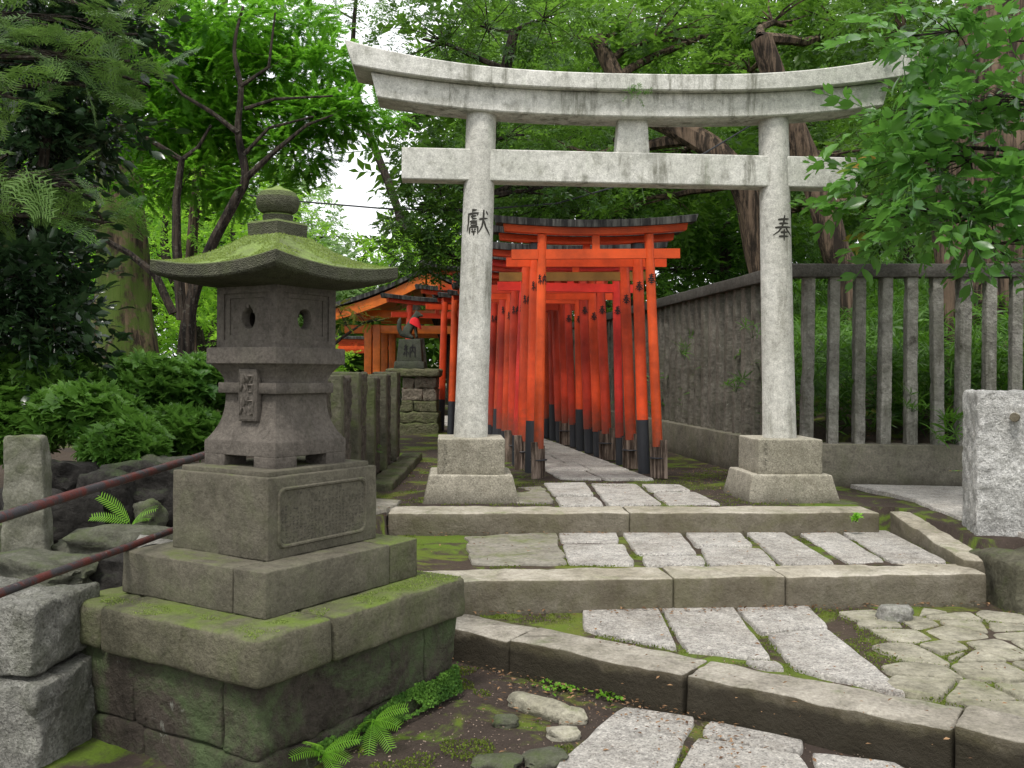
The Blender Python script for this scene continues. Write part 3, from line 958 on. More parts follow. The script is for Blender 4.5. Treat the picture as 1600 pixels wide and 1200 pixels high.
COB = [(1348, 1012, 34, 9), (1375, 1050, 55, 14), (1390, 987, 26, 9), (1420, 1020, 52, 15), (1344, 978, 22, 9), (1462, 985, 40, 9),
       (1500, 1030, 48, 13), (1545, 1002, 40, 9), (1580, 1035, 45, 13), (1440, 1062, 34, 9), (1530, 1065, 52, 12), (1590, 1072, 45, 13),
       (1470, 1010, 28, 8), (1585, 985, 32, 8), (1400, 965, 30, 7), (1520, 975, 26, 6), (1310, 965, 26, 7), (1495, 1090, 40, 9),
       (1560, 1098, 44, 9), (1350, 1035, 18, 5), (1570, 960, 30, 6), (1450, 1040, 22, 6), (1612, 1010, 30, 9), (1385, 1075, 24, 5)]
def clip(poly, p, nrm):
    out = []
    for i in range(len(poly)):
        a, b = poly[i], poly[(i + 1) % len(poly)]
        da = (a[0] - p[0]) * nrm[0] + (a[1] - p[1]) * nrm[1]; db = (b[0] - p[0]) * nrm[0] + (b[1] - p[1]) * nrm[1]
        if da <= 0: out.append(a)
        if da * db < 0:
            t = da / (da - db); out.append((a[0] + (b[0] - a[0]) * t, a[1] + (b[1] - a[1]) * t))
    return out
def inside(pt, poly):
    c = False; n_ = len(poly)
    for i in range(n_):
        (x1, y1), (x2, y2) = poly[i], poly[(i + 1) % n_]
        if (y1 > pt[1]) != (y2 > pt[1]) and pt[0] < (x2 - x1) * (pt[1] - y1) / (y2 - y1) + x1: c = not c
    return c
LCW = [[tuple(G(a, b, ZC)[:2]) for a, b in p] for p in LC]
r_ = random.Random(12); seeds = []
gx, gy = .235, .19
for i in range(16):
    for j in range(14):
        seeds.append((1.10 + i * gx + (j % 2) * gx / 2 + r_.uniform(-.125, .125), 2.9 + j * gy + r_.uniform(-.10, .10)))
mb = MB(); cnt = 0
for i, c in enumerate(seeds):
    if c[1] < line_y(DK0, DKp, c[0]) + .42 or c[1] > line_y(LK[0], LK[1], c[0]) - .13: continue
    if any(inside((c[0] + ox, c[1] + oy), q) for q in LCW for ox, oy in ((0, 0), (-.08, 0), (.06, 0), (0, .08), (0, -.07))): continue
    if r_.random() < .07: continue
    poly = [(c[0] - .3, c[1] - .3), (c[0] + .3, c[1] - .3), (c[0] + .3, c[1] + .3), (c[0] - .3, c[1] + .3)]
    for j, q in enumerate(seeds):
        if j == i or abs(q[0] - c[0]) > .6 or abs(q[1] - c[1]) > .6: continue
        nx, ny = q[0] - c[0], q[1] - c[1]; L = math.hypot(nx, ny); nx /= L; ny /= L
        gap = .006 + .012 * r_.random()
        poly = clip(poly, (c[0] + nx * (L / 2 - gap), c[1] + ny * (L / 2 - gap)), (nx, ny))
        if len(poly) < 3: break
    if len(poly) < 3: continue
    slab(mb, poly, ZC + .001 + .007 * r_.random(), thick=.05, jit=.008, seed=500 + i, bev=.007, top=.002)
tag(mb.build('cobble_paving', M['cobble']), kind='structure')


def rock(name, mat, c, size, seed, label, cat='rock', group=None, amp=.22, rz=0, sub=4, flat_bottom=False):
    import bmesh
    bm = bmesh.new(); bmesh.ops.create_icosphere(bm, subdivisions=sub, radius=1)
    V = np.array([v.co[:] for v in bm.verts]); Fc = [tuple(v.index for v in f.verts) for f in bm.faces]; bm.free()
    # facet: blend sphere towards a box
    m_ = np.abs(V).max(axis=1, keepdims=True); V = V * (.45 + .55 / m_ * .8)
    V = V * (1 + amp * (vnoise(V, 1.3, seed)[:, None]) + amp * .5 * vnoise(V, 3.1, seed + 1)[:, None] + amp * .2 * vnoise(V, 8, seed + 2)[:, None])
    V = V * np.array(size)
    cr, sr = cos(rz), sin(rz)
    V = np.stack([V[:, 0] * cr - V[:, 1] * sr, V[:, 0] * sr + V[:, 1] * cr, V[:, 2]], 1) + np.array(c)
    mb = MB(); mb.add(V, Fc)
    return tag(mb.build(name, M[mat], angle=50), label, cat, group)


for i, (a, b, sx, sy, h, rz, lb) in enumerate([
    (845, 1108, .20, .055, .045, -.75, 'long flat stone slanting beside the mossy soil below the lantern pedestal'),
    (895, 1122, .07, .045, .035, 0, 'pale rounded stone touching the corner of the front paving slab'),
    (882, 1148, .075, .045, .03, .1, 'small flat stone sunk in dark soil left of the front paving'),
    (855, 1185, .10, .06, .03, .2, 'broad half-buried stone at the lower left of the front paving'),
    (775, 1195, .10, .05, .03, -.2, 'greenish sunken stone near the ferns at the bottom edge'),
    (790, 1128, .06, .04, .025, 0, 'little mossy stone between the pedestal and the long flat stone')]):
    c = G(a, b, ZD)
    rock('loose_stone', 'rock_green' if i > 2 else 'cobble', (c.x, c.y, ZD + h * .1), (sx, sy * 1.3, h), 60 + i, lb, 'stone', 'loose stones on the lower ground', rz=rz, sub=3)
c = G(1400, 968, ZC)
rock('loose_stone', 'rock_grey', (c.x, c.y, ZC + .03), (.10, .07, .055), 91, 'pale angular stone lying on the moss above the cobbles', 'stone', sub=3)

# ------------------------------------------------------------------ kerb stones
def kerb(p0, p1, width, z_top, z_bot, mat, label, seed, group='kerb stones of the steps', amp=.006, z_top2=None):
    """front edge from p0 to p1, body lies behind it"""
    p0 = Vector(p0); p1 = Vector(p1); t = (p1 - p0); t.z = 0; L = t.length; t.normalize(); nrm = Vector((-t.y, t.x, 0))
    c = (p0 + p1) / 2 + nrm * width / 2; c.z = (z_top + z_bot) / 2
    mb = MB(); dz = ((z_top2 if z_top2 is not None else z_top) - z_top)
    mb.rbox(c, (L - .006, width, z_top - z_bot), math.atan2(t.y, t.x), bev=.016, res=.045, amp=amp, seed=seed, nscale=7)
    if dz:
        V = mb.v[0]; s_ = ((V[:, :2] - np.array(p0[:2])) @ np.array(t[:2])) / L
        V[:, 2] += dz * s_
    return tag(mb.build('kerb_stone', M[mat]), label, 'kerb stone', group)


def on(pq, px):   # point of a plan line p0-p1 seen at photo column px
    a = (px - 800) / F; p0, p1 = pq
    # x = a*y on the line
    t = (a * p0.y - p0.x) / ((p1.x - p0.x) - a * (p1.y - p0.y))
    return p0 + (p1 - p0) * t


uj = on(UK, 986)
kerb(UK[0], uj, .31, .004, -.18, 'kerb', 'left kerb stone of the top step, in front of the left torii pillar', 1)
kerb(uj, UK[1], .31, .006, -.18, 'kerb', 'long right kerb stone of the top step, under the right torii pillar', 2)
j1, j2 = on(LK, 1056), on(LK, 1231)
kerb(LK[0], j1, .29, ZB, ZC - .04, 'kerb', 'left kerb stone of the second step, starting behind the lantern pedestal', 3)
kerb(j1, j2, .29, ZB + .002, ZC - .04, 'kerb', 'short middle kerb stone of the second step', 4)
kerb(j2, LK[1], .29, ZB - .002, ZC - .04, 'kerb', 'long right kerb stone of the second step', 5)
DKL = (DK0, DK0 + DKd)
d0 = DK0 - DKd * .62; da = on(DKL, 797); db = on(DKL, 1072); dc = on(DKL, 1492); dd = DK0 + DKd * 3.4
for i, (a, b, lb) in enumerate(((d0, da, 'short kerb stone of the slanting step, next to the lantern pedestal'),
                                (da, db, 'second kerb stone of the slanting step, with a pale top'),
                                (db, dc, 'longest kerb stone of the slanting step, crossing the foreground'),
                                (dc, dd, 'kerb stone of the slanting step at the bottom right corner'))):
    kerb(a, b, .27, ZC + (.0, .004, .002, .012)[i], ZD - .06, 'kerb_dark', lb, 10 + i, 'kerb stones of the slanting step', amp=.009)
# sloping side kerb between the steps and the right path
k0 = Vector((2.56, 5.42, 0)); k1 = Vector((2.60, 6.60, 0)); k2 = Vector((2.50, 6.9, 0)); k3 = Vector((2.28, 7.15, 0))
tag_side = kerb(k1, k0, -.01, 0, 0, 'kerb', 'x', 20) if False else None
def side_kerb(p0, p1, width, z0, z1, bot, label, seed):
    p0 = Vector(p0); p1 = Vector(p1); t = p1 - p0; L = t.length; t.normalize(); rt = Vector((t.y, -t.x, 0))
    c = (p0 + p1) / 2 + rt * width / 2; c.z = (z0 + bot) / 2
    mb = MB(); mb.rbox(c, (L, width, z0 - bot), math.atan2(t.y, t.x), bev=.02, res=.05, amp=.008, seed=seed)
    V = mb.v[0]; s_ = ((V[:, :2] - np.array(p0[:2])) @ np.array(t[:2])) / L; V[:, 2] += (z1 - z0) * s_
    return tag(mb.build('kerb_stone', M['kerb' if seed == 20 else 'tuff_smooth']), label, 'kerb stone')
side_kerb(k0, k1, .24, -.10, .01, -.42, 'mossy side kerb sloping down beside the steps towards the granite post', 20)
side_kerb((2.40, 6.92, 0), (2.16, 7.30, 0), .16, .008, .012, -.1, 'low mossy edging stone behind the right torii pillar base', 21)
side_kerb((-1.13, 7.5, 0), (-1.16, 10.3, 0), .2, .07, .07, -.1, 'mossy kerb under the row of rough stone fence posts', 22)

# block and granite post at the right edge
mb = MB(); mb.rbox((2.98, 5.36, -.26), (.62, .5, .42), R(4), bev=.04, res=.04, amp=.018, seed=31)
tag(mb.build('base_block', M['tuff_smooth']), 'mossy dark block in front of the rough granite post', 'stone block')
pc = G(1520, 853, -.06)
mb = MB()
mb.rbox((pc.x + .30, pc.y + .20, .355), (.42, .42, .985), R(-14), bev=.014, res=.02, amp=.010, seed=33, nscale=26)
post = tag(mb.build('granite_post', M['granite_rough']), 'pale rough-hewn granite post standing at the right edge', 'stone post')
mb = MB(); mb.tube([P(1585, 652, pc.y - .06) + Vector((0, .0, 0)), P(1586, 652, pc.y + .02)], [.026, .03], 10)
o = mb.build('rusty_bolt', M['kerb'], post)

# ------------------------------------------------------------------ stone torii
TC = Vector((.875, 7.29, 0)); TA = R(4.0)
tu = Vector((cos(TA), sin(TA), 0)); tv_ = Vector((-sin(TA), cos(TA), 0))
def T(u, v, z): return TC + tu * u + tv_ * v + Vector((0, 0, z))
troot = empty('stone_torii', TC, 'large pale granite torii gate standing above the steps', 'torii gate')
parts = []
SP = 1.185
for sg, shift in ((-1, 0), (1, 0)):
    mb = MB(); n_ = 32; rings = []
    for k in range(15):
        f = k / 14; z = .455 + (2.90 - .455) * f
        r = .124 - .012 * f + .004 * math.exp(-f * 12)
        u = sg * (SP - .065 * f)
        rings.append([T(u + r * cos(2 * pi * i / n_), r * sin(2 * pi * i / n_), z) for i in range(n_)])
    mb.loft(rings)
    pil = mb.build('pillar', M['granite'], troot); parts.append(pil)
    # carved character
    key = 'ken' if sg < 0 else 'hou'
    zc = P(750, 347, 7.1).z if sg < 0 else P(1220, 356, 7.25).z
    f = (zc - .455) / 2.445; rr = .124 - .012 * f; ucen = sg * (SP - .065 * f)
    a0 = R(-90 + 0) - TA
    hgt = .195
    def fm(u_, v_, l_, rr=rr, ucen=ucen, zc=zc, hgt=hgt, sg=sg):
        ang = R(-90) + (((u_ - .5) * hgt * .9) + (-.004 if sg < 0 else .028)) / rr
        return T(ucen + (rr + l_) * cos(ang), (rr + l_) * sin(ang), zc + (v_ - .5) * hgt)
    mb = MB(); glyph(mb, key, fm, .085); e = mb.build('inscription', M['engrave'], pil)
    # plinths
    mb = MB()
    Mx = Matrix.Translation(T(sg * SP + (.0 if sg < 0 else .0), 0, .325)) @ Matrix.Rotation(TA, 4, 'Z')
    mb.rbox(None, (.49, .49, .265), bev=.012, res=.05, amp=.002, seed=40 + sg, M=Mx)
    up = mb.build('plinth', M['granite_base'], troot); parts.append(up)
    mb = MB(); Mx = Matrix.Translation(T(sg * SP, 0, .09)) @ Matrix.Rotation(TA, 4, 'Z')
    mb.rbox(None, (.70, .68, .22), bev=.016, res=.05, amp=.004, seed=45 + sg, M=Mx, taper=(.86, .86))
    parts.append(mb.build('plinth', M['granite_base'], troot))
    # column of small carved characters on the inner edge of the plinth
    mb = MB(); r_ = random.Random(5 + sg)
    for k in range(6):
        for q in range(4):
            x0 = sg * SP - .19 + r_.uniform(-.01, .01); z0 = .42 - k * .036 + r_.uniform(-.011, .011); L_ = r_.uniform(.006, .018)
            hz = r_.random() < .6; wv = .0022
            a_ = (x0 - L_ / 2, z0 - wv / 2, x0 + L_ / 2, z0 + wv / 2) if hz else (x0 - wv / 2, z0 - L_ / 2, x0 + wv / 2, z0 + L_ / 2)
            mb.add([tuple(T(a_[0], -.2485, a_[1])), tuple(T(a_[2], -.2485, a_[1])), tuple(T(a_[2], -.2485, a_[3])), tuple(T(a_[0], -.2485, a_[3]))], [(0, 1, 2, 3)])
    mb.build('inscription', M['engrave'], up)


def lift(u): return .15 * (abs(u) / 2.1) ** 2.6 + .009 * u


def beam(u0, u1, zb, zt, d, cut=0.0, curve=True, n_=40, flare=0.0, slope=0.0):
    mb = MB(); rings = []
    for k in range(n_ + 1):
        f = k / n_; ub = u0 + (u1 - u0) * f; 
        utop = ub + cut * (2 * f - 1) * (1 if abs(2 * f - 1) > .0 else 0)
        lf = lift(ub) if curve else 0; fl = flare * abs(2 * f - 1) ** 3
        b_, t_ = zb + lf, zt + lf + fl
        dd_ = d / 2
        ring = []
        for (uu, vv, zz) in ((ub, -dd_ + .008, b_), (ub, dd_ - .008, b_), (ub, dd_, b_ + .008), (utop, dd_ + slope * 0, t_ - .008), (utop, dd_ - .008, t_), (utop, 0, t_ + slope), (utop, -dd_ + .008, t_), (utop, -dd_, t_ - .008), (ub, -dd_, b_ + .008)):
            ring.append(T(uu, vv, zz))
        rings.append(ring)
    mb.loft(rings); return mb


parts.append(beam(-2.06, 2.10, 3.03, 3.15, .44, cut=.06, flare=.062, slope=.03).build('top_lintel', M['granite_beam'], troot))
parts.append(beam(-1.89, 1.92, 2.85, 3.032, .30, cut=.045).build('under_lintel', M['granite_beam'], troot))
parts.append(beam(-1.71, 1.75, 2.365, 2.60, .17, curve=False, n_=8).build('tie_beam', M['granite_beam'], troot))
mb = MB(); mb.rbox(None, (.255, .13, .256), bev=.008, res=.06, M=Matrix.Translation(T(.02, 0, 2.726)) @ Matrix.Rotation(TA, 4, 'Z'), taper=(.86, 1))
parts.append(mb.build('centre_strut', M['granite_beam'], troot))
mb = MB(); mb.box((-.009, -.006, 0), (.009, .002, .27))
for v in mb.v: v[:] = np.array([tuple(T(a + .05, b - .218, c + 2.86)) for a, b, c in v])
under(troot, [p for p in parts if p.parent is troot])
# small fern sprig growing in the joint of the lintel
cr = Crown(); c0 = T(.03, -.24, 3.02)
cr.sprays('simple', np.array([tuple(c0)] * 26) + rng.normal(0, .028, (26, 3)) * [1.6, .2, .8], rng.normal(0, 1, (26, 3)) * [1, .3, .5] + [0, -.6, -.2],
          rng.normal(0, 1, (26, 3)), np.full(26, .06), np.full(26, .4))
tag(cr.build('moss_tuft', M['azalea']), 'small green tuft growing in the middle joint of the torii lintel', 'plant')

# ------------------------------------------------------------------ small vermilion torii
def red_torii(x, y, rz, sc=1.0, wid=.53, rad=.045, h=2.17, mat='red0', base='splint', label='', seed=0, inscribed=True, leanx=0.0, kas=.88,
              group='small vermilion torii in the tunnel', nukimat=None, cap=False, lift_=.045, splay=.055):
    root = empty('red_torii', (x, y, 0), label, 'torii gate', group)
    root.rotation_euler = (0, leanx, rz)
    r_ = random.Random(seed); kids = []
    mr = M[mat]
    for sg in (-1, 1):
        mb = MB(); zs = .0
        b0 = .0 if base == 'sleeve' else .28
        pb = Vector((sg * (wid), 0, b0)); pt = Vector((sg * (wid - splay), 0, h))
        if base == 'sleeve':
            zb = .50
            pm = pb.lerp(pt, zb / h)
            o = MB(); o.tube([pb, pm], [rad * 1.06, rad * 1.05], 14); kids.append(o.build('base_sleeve', M['black'], root))
            mb.tube([pm, pt], [rad, rad * .93], 14)
        else:
            mb.tube([pb, pt], [rad, rad * .92], 14)
            o = MB(); o.tube([Vector((sg * (wid + .007), 0, 0)), Vector((sg * (wid + .006), 0, .30))], [rad * .98, rad * 1.0], 10)
            kids.append(o.build('post_foot', M['splint'] if base == 'splint' else M['black'], root))
            if base == 'splint':
                o = MB()
                o.box((sg * wid + (.3 * rad if sg > 0 else -1.6 * rad), -rad * 1.45, 0), (sg * wid + (1.6 * rad if sg > 0 else -.3 * rad), -rad * .75, .34))
                o.box((sg * wid + (-1.3 * rad if sg > 0 else .2 * rad), rad * .8, 0), (sg * wid + (-.2 * rad if sg > 0 else 1.3 * rad), rad * 1.4, .30))
                kids.append(o.build('splint_board', M['splint'], root))
                o = MB(); o.lathe([(rad * 1.65, .175), (rad * 1.7, .18), (rad * 1.65, .185)], (sg * wid, 0), 14); kids.append(o.build('wire_tie', M['black'], root))
        pil = mb.build('pillar', mr, root); kids.append(pil)
        if cap:
            o = MB(); o.lathe([(rad * 1.12, h - .075), (rad * 1.14, h - .07), (rad * 1.1, h - .0)], (pt.x, 0), 14); kids.append(o.build('collar', M['black'], root))
        if inscribed:
            gm = MB(); zc = h - .40; hg = .10; cx = pb.x + (pt.x - pb.x) * (zc - b0) / (h - b0)
            def fm(u_, v_, l_):
                ang = R(-90) + ((u_ - .5) * hg * .82) / rad + (-.0 if sg > 0 else .12)
                return Vector((cx + (rad + l_ + .002) * cos(ang), (rad + l_ + .002) * sin(ang), zc + (v_ - .5) * hg))
            glyph(gm, 'no' if sg < 0 else 'hou', fm, .11); gm.build('inscription', M['ink'], pil)
    def lf(u): return lift_ * (abs(u) / kas) ** 2
    def bm(u0, u1, zb, zt, d, mat_, nm, curve=True, cut=0., slope=0.):
        mb = MB(); rings = []; n_ = 16 if curve else 2
        for k in range(n_ + 1):
            f = k / n_; u = u0 + (u1 - u0) * f; l = lf(u) if curve else 0; c_ = cut * (2 * f - 1)
            rings.append([Vector(q) for q in ((u, -d / 2, zb + l), (u, d / 2, zb + l), (u + c_, d / 2, zt + l), (u + c_, 0, zt + l + slope), (u + c_, -d / 2, zt + l))])
        mb.loft(rings); kids.append(mb.build(nm, mat_, root))
    bm(-kas, kas, h + .055, h + .118, .19, M['roofwood'], 'top_lintel', cut=.02, slope=.015)
    bm(-kas * .915, kas * .915, h - .005, h + .056, .10, mr, 'under_lintel', cut=.012)
    bm(-kas * .85, kas * .85, h - .215, h - .13, .045, M[nukimat] if nukimat else mr, 'tie_beam', curve=False)
    mb = MB(); mb.box((-.033, -.02, h - .131), (.033, .02, h + .004)); kids.append(mb.build('centre_strut', mr, root))
    root.scale = (sc, sc, sc)
    return root


# centre line of the tunnel: it runs back and bends to the left
path = []
yy, xx, ang = 8.50, .775, R(8.5)
first = [(8.50, .775)]
k = 0
while k < 17:
    path.append((xx, yy, ang))
    st = .44 if k < 2 else .43
    if k > 10: ang += R(1.6)
    xx -= sin(ang) * st; yy += cos(ang) * st; k += 1
ORD = ['first', 'second', 'third', 'fourth', 'fifth', 'sixth', 'seventh', 'eighth', 'ninth', 'tenth', 'eleventh', 'twelfth', 'thirteenth',
       'fourteenth', 'fifteenth', 'sixteenth', 'seventeenth', 'eighteenth', 'nineteenth', 'twentieth', 'twenty-first', 'twenty-second',
       'twenty-third', 'twenty-fourth', 'twenty-fifth', 'twenty-sixth']
SPEC = [(.045, 2.165, 'red0', 'splint', False), (.054, 2.14, 'red4', 'sleeve', True), (.055, 2.05, 'red1', 'splint', False), (.045, 1.98, 'red2', 'foot', False),
        (.054, 2.0, 'red3', 'splint', False), (.056, 1.96, 'red1', 'foot', False)]
for k, (x, y, a) in enumerate(path):
    if k < len(SPEC): rad, h, mt, bs, cp = SPEC[k]
    else:
        rad = (.050, .057, .060, .053)[k % 4]; h = (2.0, 1.95, 2.05, 1.98)[k % 4]; mt = 'red%d' % (3, 5, 1, 5, 3)[k % 5]; bs = ('foot', 'splint', 'foot', 'sleeve')[k % 4]; cp = False  # darker reds further back put canopy shade into the paint colour
    lb = {0: 'front vermilion torii of the tunnel, nearest the stone gate, with wooden splints at its feet',
          1: 'second vermilion torii from the front, thick pillars standing in black sleeves'}.get(k, '%s vermilion torii counted from the front of the tunnel' % ORD[k])
    red_torii(x, y, a * (0.35 if k < 3 else .8), 1, .53 if k < 4 else .51, rad, h, mt, bs, lb, k, inscribed=(k < 9), leanx=(-.020, -.012, -.016, .004)[k % 4] if k < 12 else 0,
              nukimat='olive' if k == 2 else None, cap=cp, kas=.88 if k < 12 else .84)

# three torii turning off towards the fox statue
for i, (x, y, a, kas, h) in enumerate(((-.58, 15.2, 18, .95, 2.12), (-1.28, 16.3, 30, .98, 2.05), (-.35, 14.3, 14, .9, 2.35))):
    red_torii(x, y, R(a), 1, .56, .055, h, ('red1', 'red3', 'red0')[i], 'sleeve' if i != 1 else 'foot',
              ('torii with a thick orange-red pillar in a black sleeve, right of the fox statue', 'torii whose long top beam passes behind the fox statue',
               'taller torii rising behind the left stone pillar')[i], 60 + i, False, kas=kas, group=None)
# distant row beyond the pavilion
for i in range(5):
    red_torii(-4.15 - i * .25 - (i % 2) * .1, 25.5 + i * 1.5, R(6), 1.0, .62, .075, 1.72, 'red%d' % ((0, 4, 1, 0, 4)[i]), 'foot',
              '%s orange torii in the distant row seen between the lantern and the fox pedestal' % ORD[i], 70 + i, False, kas=1.15, group='distant torii beyond the pavilion')

# ------------------------------------------------------------------ stone lantern
LCt = Vector((-.995, 4.06, 0)); th = R(58)
lr = Vector((cos(th), sin(th), 0)); ll = Vector((-sin(th), cos(th), 0))
def Lp(a, b, z): return LCt + lr * a + ll * b + Vector((0, 0, z))      # a along the right face, b along the left face
lroot = empty('stone_lantern', Lp(0, 0, .55), 'dark stone lantern with a moss covered roof and round finial', 'stone lantern')
Lk = []
def sqring(s, z, n_=8, dz=0.0, pw=2):
    """square ring side s, n_ points per side, corners lifted by dz"""
    h = s / 2; out = []
    for (ax, ay), (bx, by) in zip(((-h, -h), (h, -h), (h, h), (-h, h)), ((h, -h), (h, h), (-h, h), (-h, -h))):
        for i in range(n_):
            f = i / n_; x, y = ax + (bx - ax) * f, ay + (by - ay) * f
            out.append(Lp(x, y, z + dz * abs(2 * f - 1) ** pw))
    return out
# foot with openings: top plate + four corner feet
mb = MB(); mb.loft([sqring(.405, .60), sqring(.41, .603), sqring(.41, .652), sqring(.404, .66)])
for sa in (-1, 1):
    for sb in (-1, 1):
        Mx = Matrix.Translation(Lp(sa * .145, sb * .145, .576)) @ Matrix.Rotation(th, 4, 'Z')
        mb.rbox(None, (.12, .12, .052), bev=.003, res=.05, M=Mx)
foot = mb.build('foot', M['lantern'], lroot); Lk.append(foot)
mb = MB(); prof = []
for k in range(14):
    f = k / 13; s_ = .405 + (.292 - .405) * (1 - (1 - f) ** 2.6); prof.append(sqring(s_, .656 + (.852 - .656) * f))
mb.loft(prof); Lk.append(mb.build('shaft', M['lantern'], lroot))
mb = MB(); mb.loft([sqring(.33, .852), sqring(.334, .855), sqring(.334, .892), sqring(.33, .895)]); Lk.append(mb.build('band', M['lantern'], lroot))
mb = MB(); prof = []
for k in range(10):
    f = k / 9; prof.append(sqring(.30 + .085 * f ** 2.0, .893 + (.973 - .893) * f))
mb.loft(prof); Lk.append(mb.build('flare', M['lantern'], lroot))
mb = MB(); mb.loft([sqring(.396, .972), sqring(.402, .976), sqring(.402, 1.034), sqring(.396, 1.04)]); Lk.append(mb.build('platform', M['lantern'], lroot))
# fire box: four walls with stepped panel and opening
fb = .345; wth = .05; z0, z1 = 1.04, 1.292
fire = None
for side in range(4):
    mb = MB(); hc = (z1 - z0) / 2; zc = (z0 + z1) / 2; n_ = 48
    def rect(hw, hh, dep, side=side):
        out = []
        for i in range(n_):
            t = 2 * pi * i / n_ + pi / n_ * 0; c_, s_ = cos(t), sin(t)
            m_ = max(abs(c_), abs(s_)); out.append((c_ / m_ * hw, s_ / m_ * hh, dep))
        return out
    def hole(r, dep, tear=False):
        out = []
        for i in range(n_):
            t = 2 * pi * i / n_; rr = r
            x, y = rr * cos(t), rr * sin(t) * 1.12
            if tear and sin(t) > 0: x *= 1 - .35 * sin(t) ** 6; y *= 1 + .35 * sin(t) ** 10
            out.append((x, y - .008, dep))
        return out
    te = side in (0, 2) and False
    tear = (side % 2 == 1)
    ds = fb / 2
    rg = [rect(ds, hc, 0), rect(ds * .76, hc * .76, 0), rect(ds * .755, hc * .755, -.007), rect(ds * .60, hc * .60, -.0075), rect(ds * .595, hc * .59, -.013),
          hole(.040, -.0132, tear), hole(.036, -.020, tear), hole(.033, -wth, tear), rect(ds - wth, hc - .005, -wth - .001)]
    def mp(q, side=side):
        x, y, d = q
        if side == 0: return Lp(x, -ds - d, zc + y)          # right face (towards the camera right)
        if side == 1: return Lp(-ds - d, -x, zc + y)         # left face
        if side == 2: return Lp(-x, ds + d, zc + y)
        return Lp(ds + d, x, zc + y)
    mb.loft([[mp(q) for q in r] for r in rg], cap=False)
    if side == 2: mb.add([tuple(mp(q)) for q in rg[7]], [tuple(range(n_))])
    if tear:
        # carved flame above the round opening
        for (fx, fh) in ((-.02, .02), (0, .034), (.02, .02), (-.034, .008), (.034, .008)):
            a = [(fx - .006, .030 + (.006 if abs(fx) < .03 else -.016), -.010), (fx + .006, .030 + (.006 if abs(fx) < .03 else -.016), -.010), (fx * 1.15, .042 + fh - (.0 if abs(fx) < .03 else .012), -.012)]
            mb.add([tuple(mp(q)) for q in a], [(0, 1, 2)])
    w_o = mb.build('firebox_wall', M['lantern'], lroot, angle=25); Lk.append(w_o)
# roof
mb = MB(); rings = []
S = .72
rings.append(sqring(.30, 1.286, 12))
rings.append(sqring(.50, 1.298, 12, .006)); rings.append(sqring(S - .04, 1.306, 12, .028)); rings.append(sqring(S - .008, 1.312, 12, .036))
rings.append(sqring(S, 1.318, 12, .038)); rings.append(sqring(S, 1.362, 12, .036)); rings.append(sqring(S - .006, 1.367, 12, .034))
for k in range(1, 13):
    f = k / 12
    s_ = S - .006 - (S - .196) * f
    rings.append(sqring(s_, 1.367 + .142 * (f ** 1.25) + .012 * sin(pi * f) * -1, 12, .034 * (1 - f) ** 2.2))
mb.loft(rings); Lk.append(mb.build('roof', M['lantern_roof'], lroot, angle=30))
mb = MB(); mb.loft([sqring(.165, 1.506), sqring(.17, 1.509), sqring(.176, 1.562), sqring(.16, 1.572)]); Lk.append(mb.build('roof_plate', M['lantern_roof'], lroot, angle=30))
mb = MB(); cc = (LCt.x, LCt.y)
mb.lathe([(.055, 1.57), (.062, 1.578), (.064, 1.60), (.055, 1.607), (.070, 1.612), (.084, 1.628), (.091, 1.65), (.088, 1.675), (.074, 1.697), (.05, 1.709), (.024, 1.717), (.006, 1.728), (.001, 1.729)], cc, 32)
Lk.append(mb.build('finial', M['lantern_roof'], lroot, angle=30))
# plaque with two raised characters on the left face
mb = MB(); fd = -.195
PB = -.02
def Q_(u, v, l=0): return Lp(fd - l, -(u), v)
mb.rbox(None, (.03, .104, .212), bev=.003, res=.05, M=Matrix.Translation(Lp(-.166, PB, .845)) @ Matrix.Rotation(th, 4, 'Z'))
pq = mb.build('plaque', M['lantern'], lroot); Lk.append(pq)
mb = MB(); xf = -.182
def fr(b0, b1, za, zb_):
    mb.add([tuple(Lp(xf - .002, b, z)) for b, z in ((b0, za), (b1, za), (b1, zb_), (b0, zb_))], [(0, 1, 2, 3)])
for key, zc_ in (('sho', .892), ('shaku', .800)):
    gm_ = MB(); glyph(gm_, key, lambda u_, v_, l_, zc_=zc_: Lp(xf - l_, PB - (u_ - .5) * .078, zc_ + (v_ - .5) * .082), .11, .006)
    gm_.build('character', M['lantern'], pq)
for b_ in (PB - .045, PB + .045): fr(b_ - .0015, b_ + .0015, .750, .940)
for z_ in (.750, .940): fr(PB - .045, PB + .045, z_ - .0015, z_ + .0015)
mb.build('raised_border', M['lantern'], pq)
under(lroot, [o for o in Lk if o.parent is lroot])

# pedestal
# corner points measured on the ground plan
def quad_from(c, r_, l_): return [c, c + r_, c + r_ + l_, c + l_]
proot = empty('lantern_pedestal', (-.84, 3.9, ZD), 'stepped mossy stone pedestal under the lantern, with an inscribed block on top', 'pedestal')
pk = []
def block(c, lenr, lenl, zb, zt, mat, name, amp=.003, bev=.01, seed=0, off=(0, 0), res=.05, nscale=9):
    """box from corner c: lenr along the right face, lenl along the left face"""
    ctr = Vector((c[0], c[1], 0)) + lr * (lenr / 2 + off[0]) + ll * (lenl / 2 + off[1]); ctr.z = (zb + zt) / 2
    mb = MB(); mb.rbox(None, (lenr, lenl, zt - zb), bev=bev, res=res, amp=amp, seed=seed, nscale=nscale, M=Matrix.Translation(ctr) @ Matrix.Rotation(th, 4, 'Z'))
    o = mb.build(name, M[mat], proot); pk.append(o); return o
cB = Vector((-.925, 3.65, 0)); 
blk = block(cB, .637, .548, .218, .536, 'pedestal', 'inscribed_block', seed=1, bev=.006, amp=.0015)
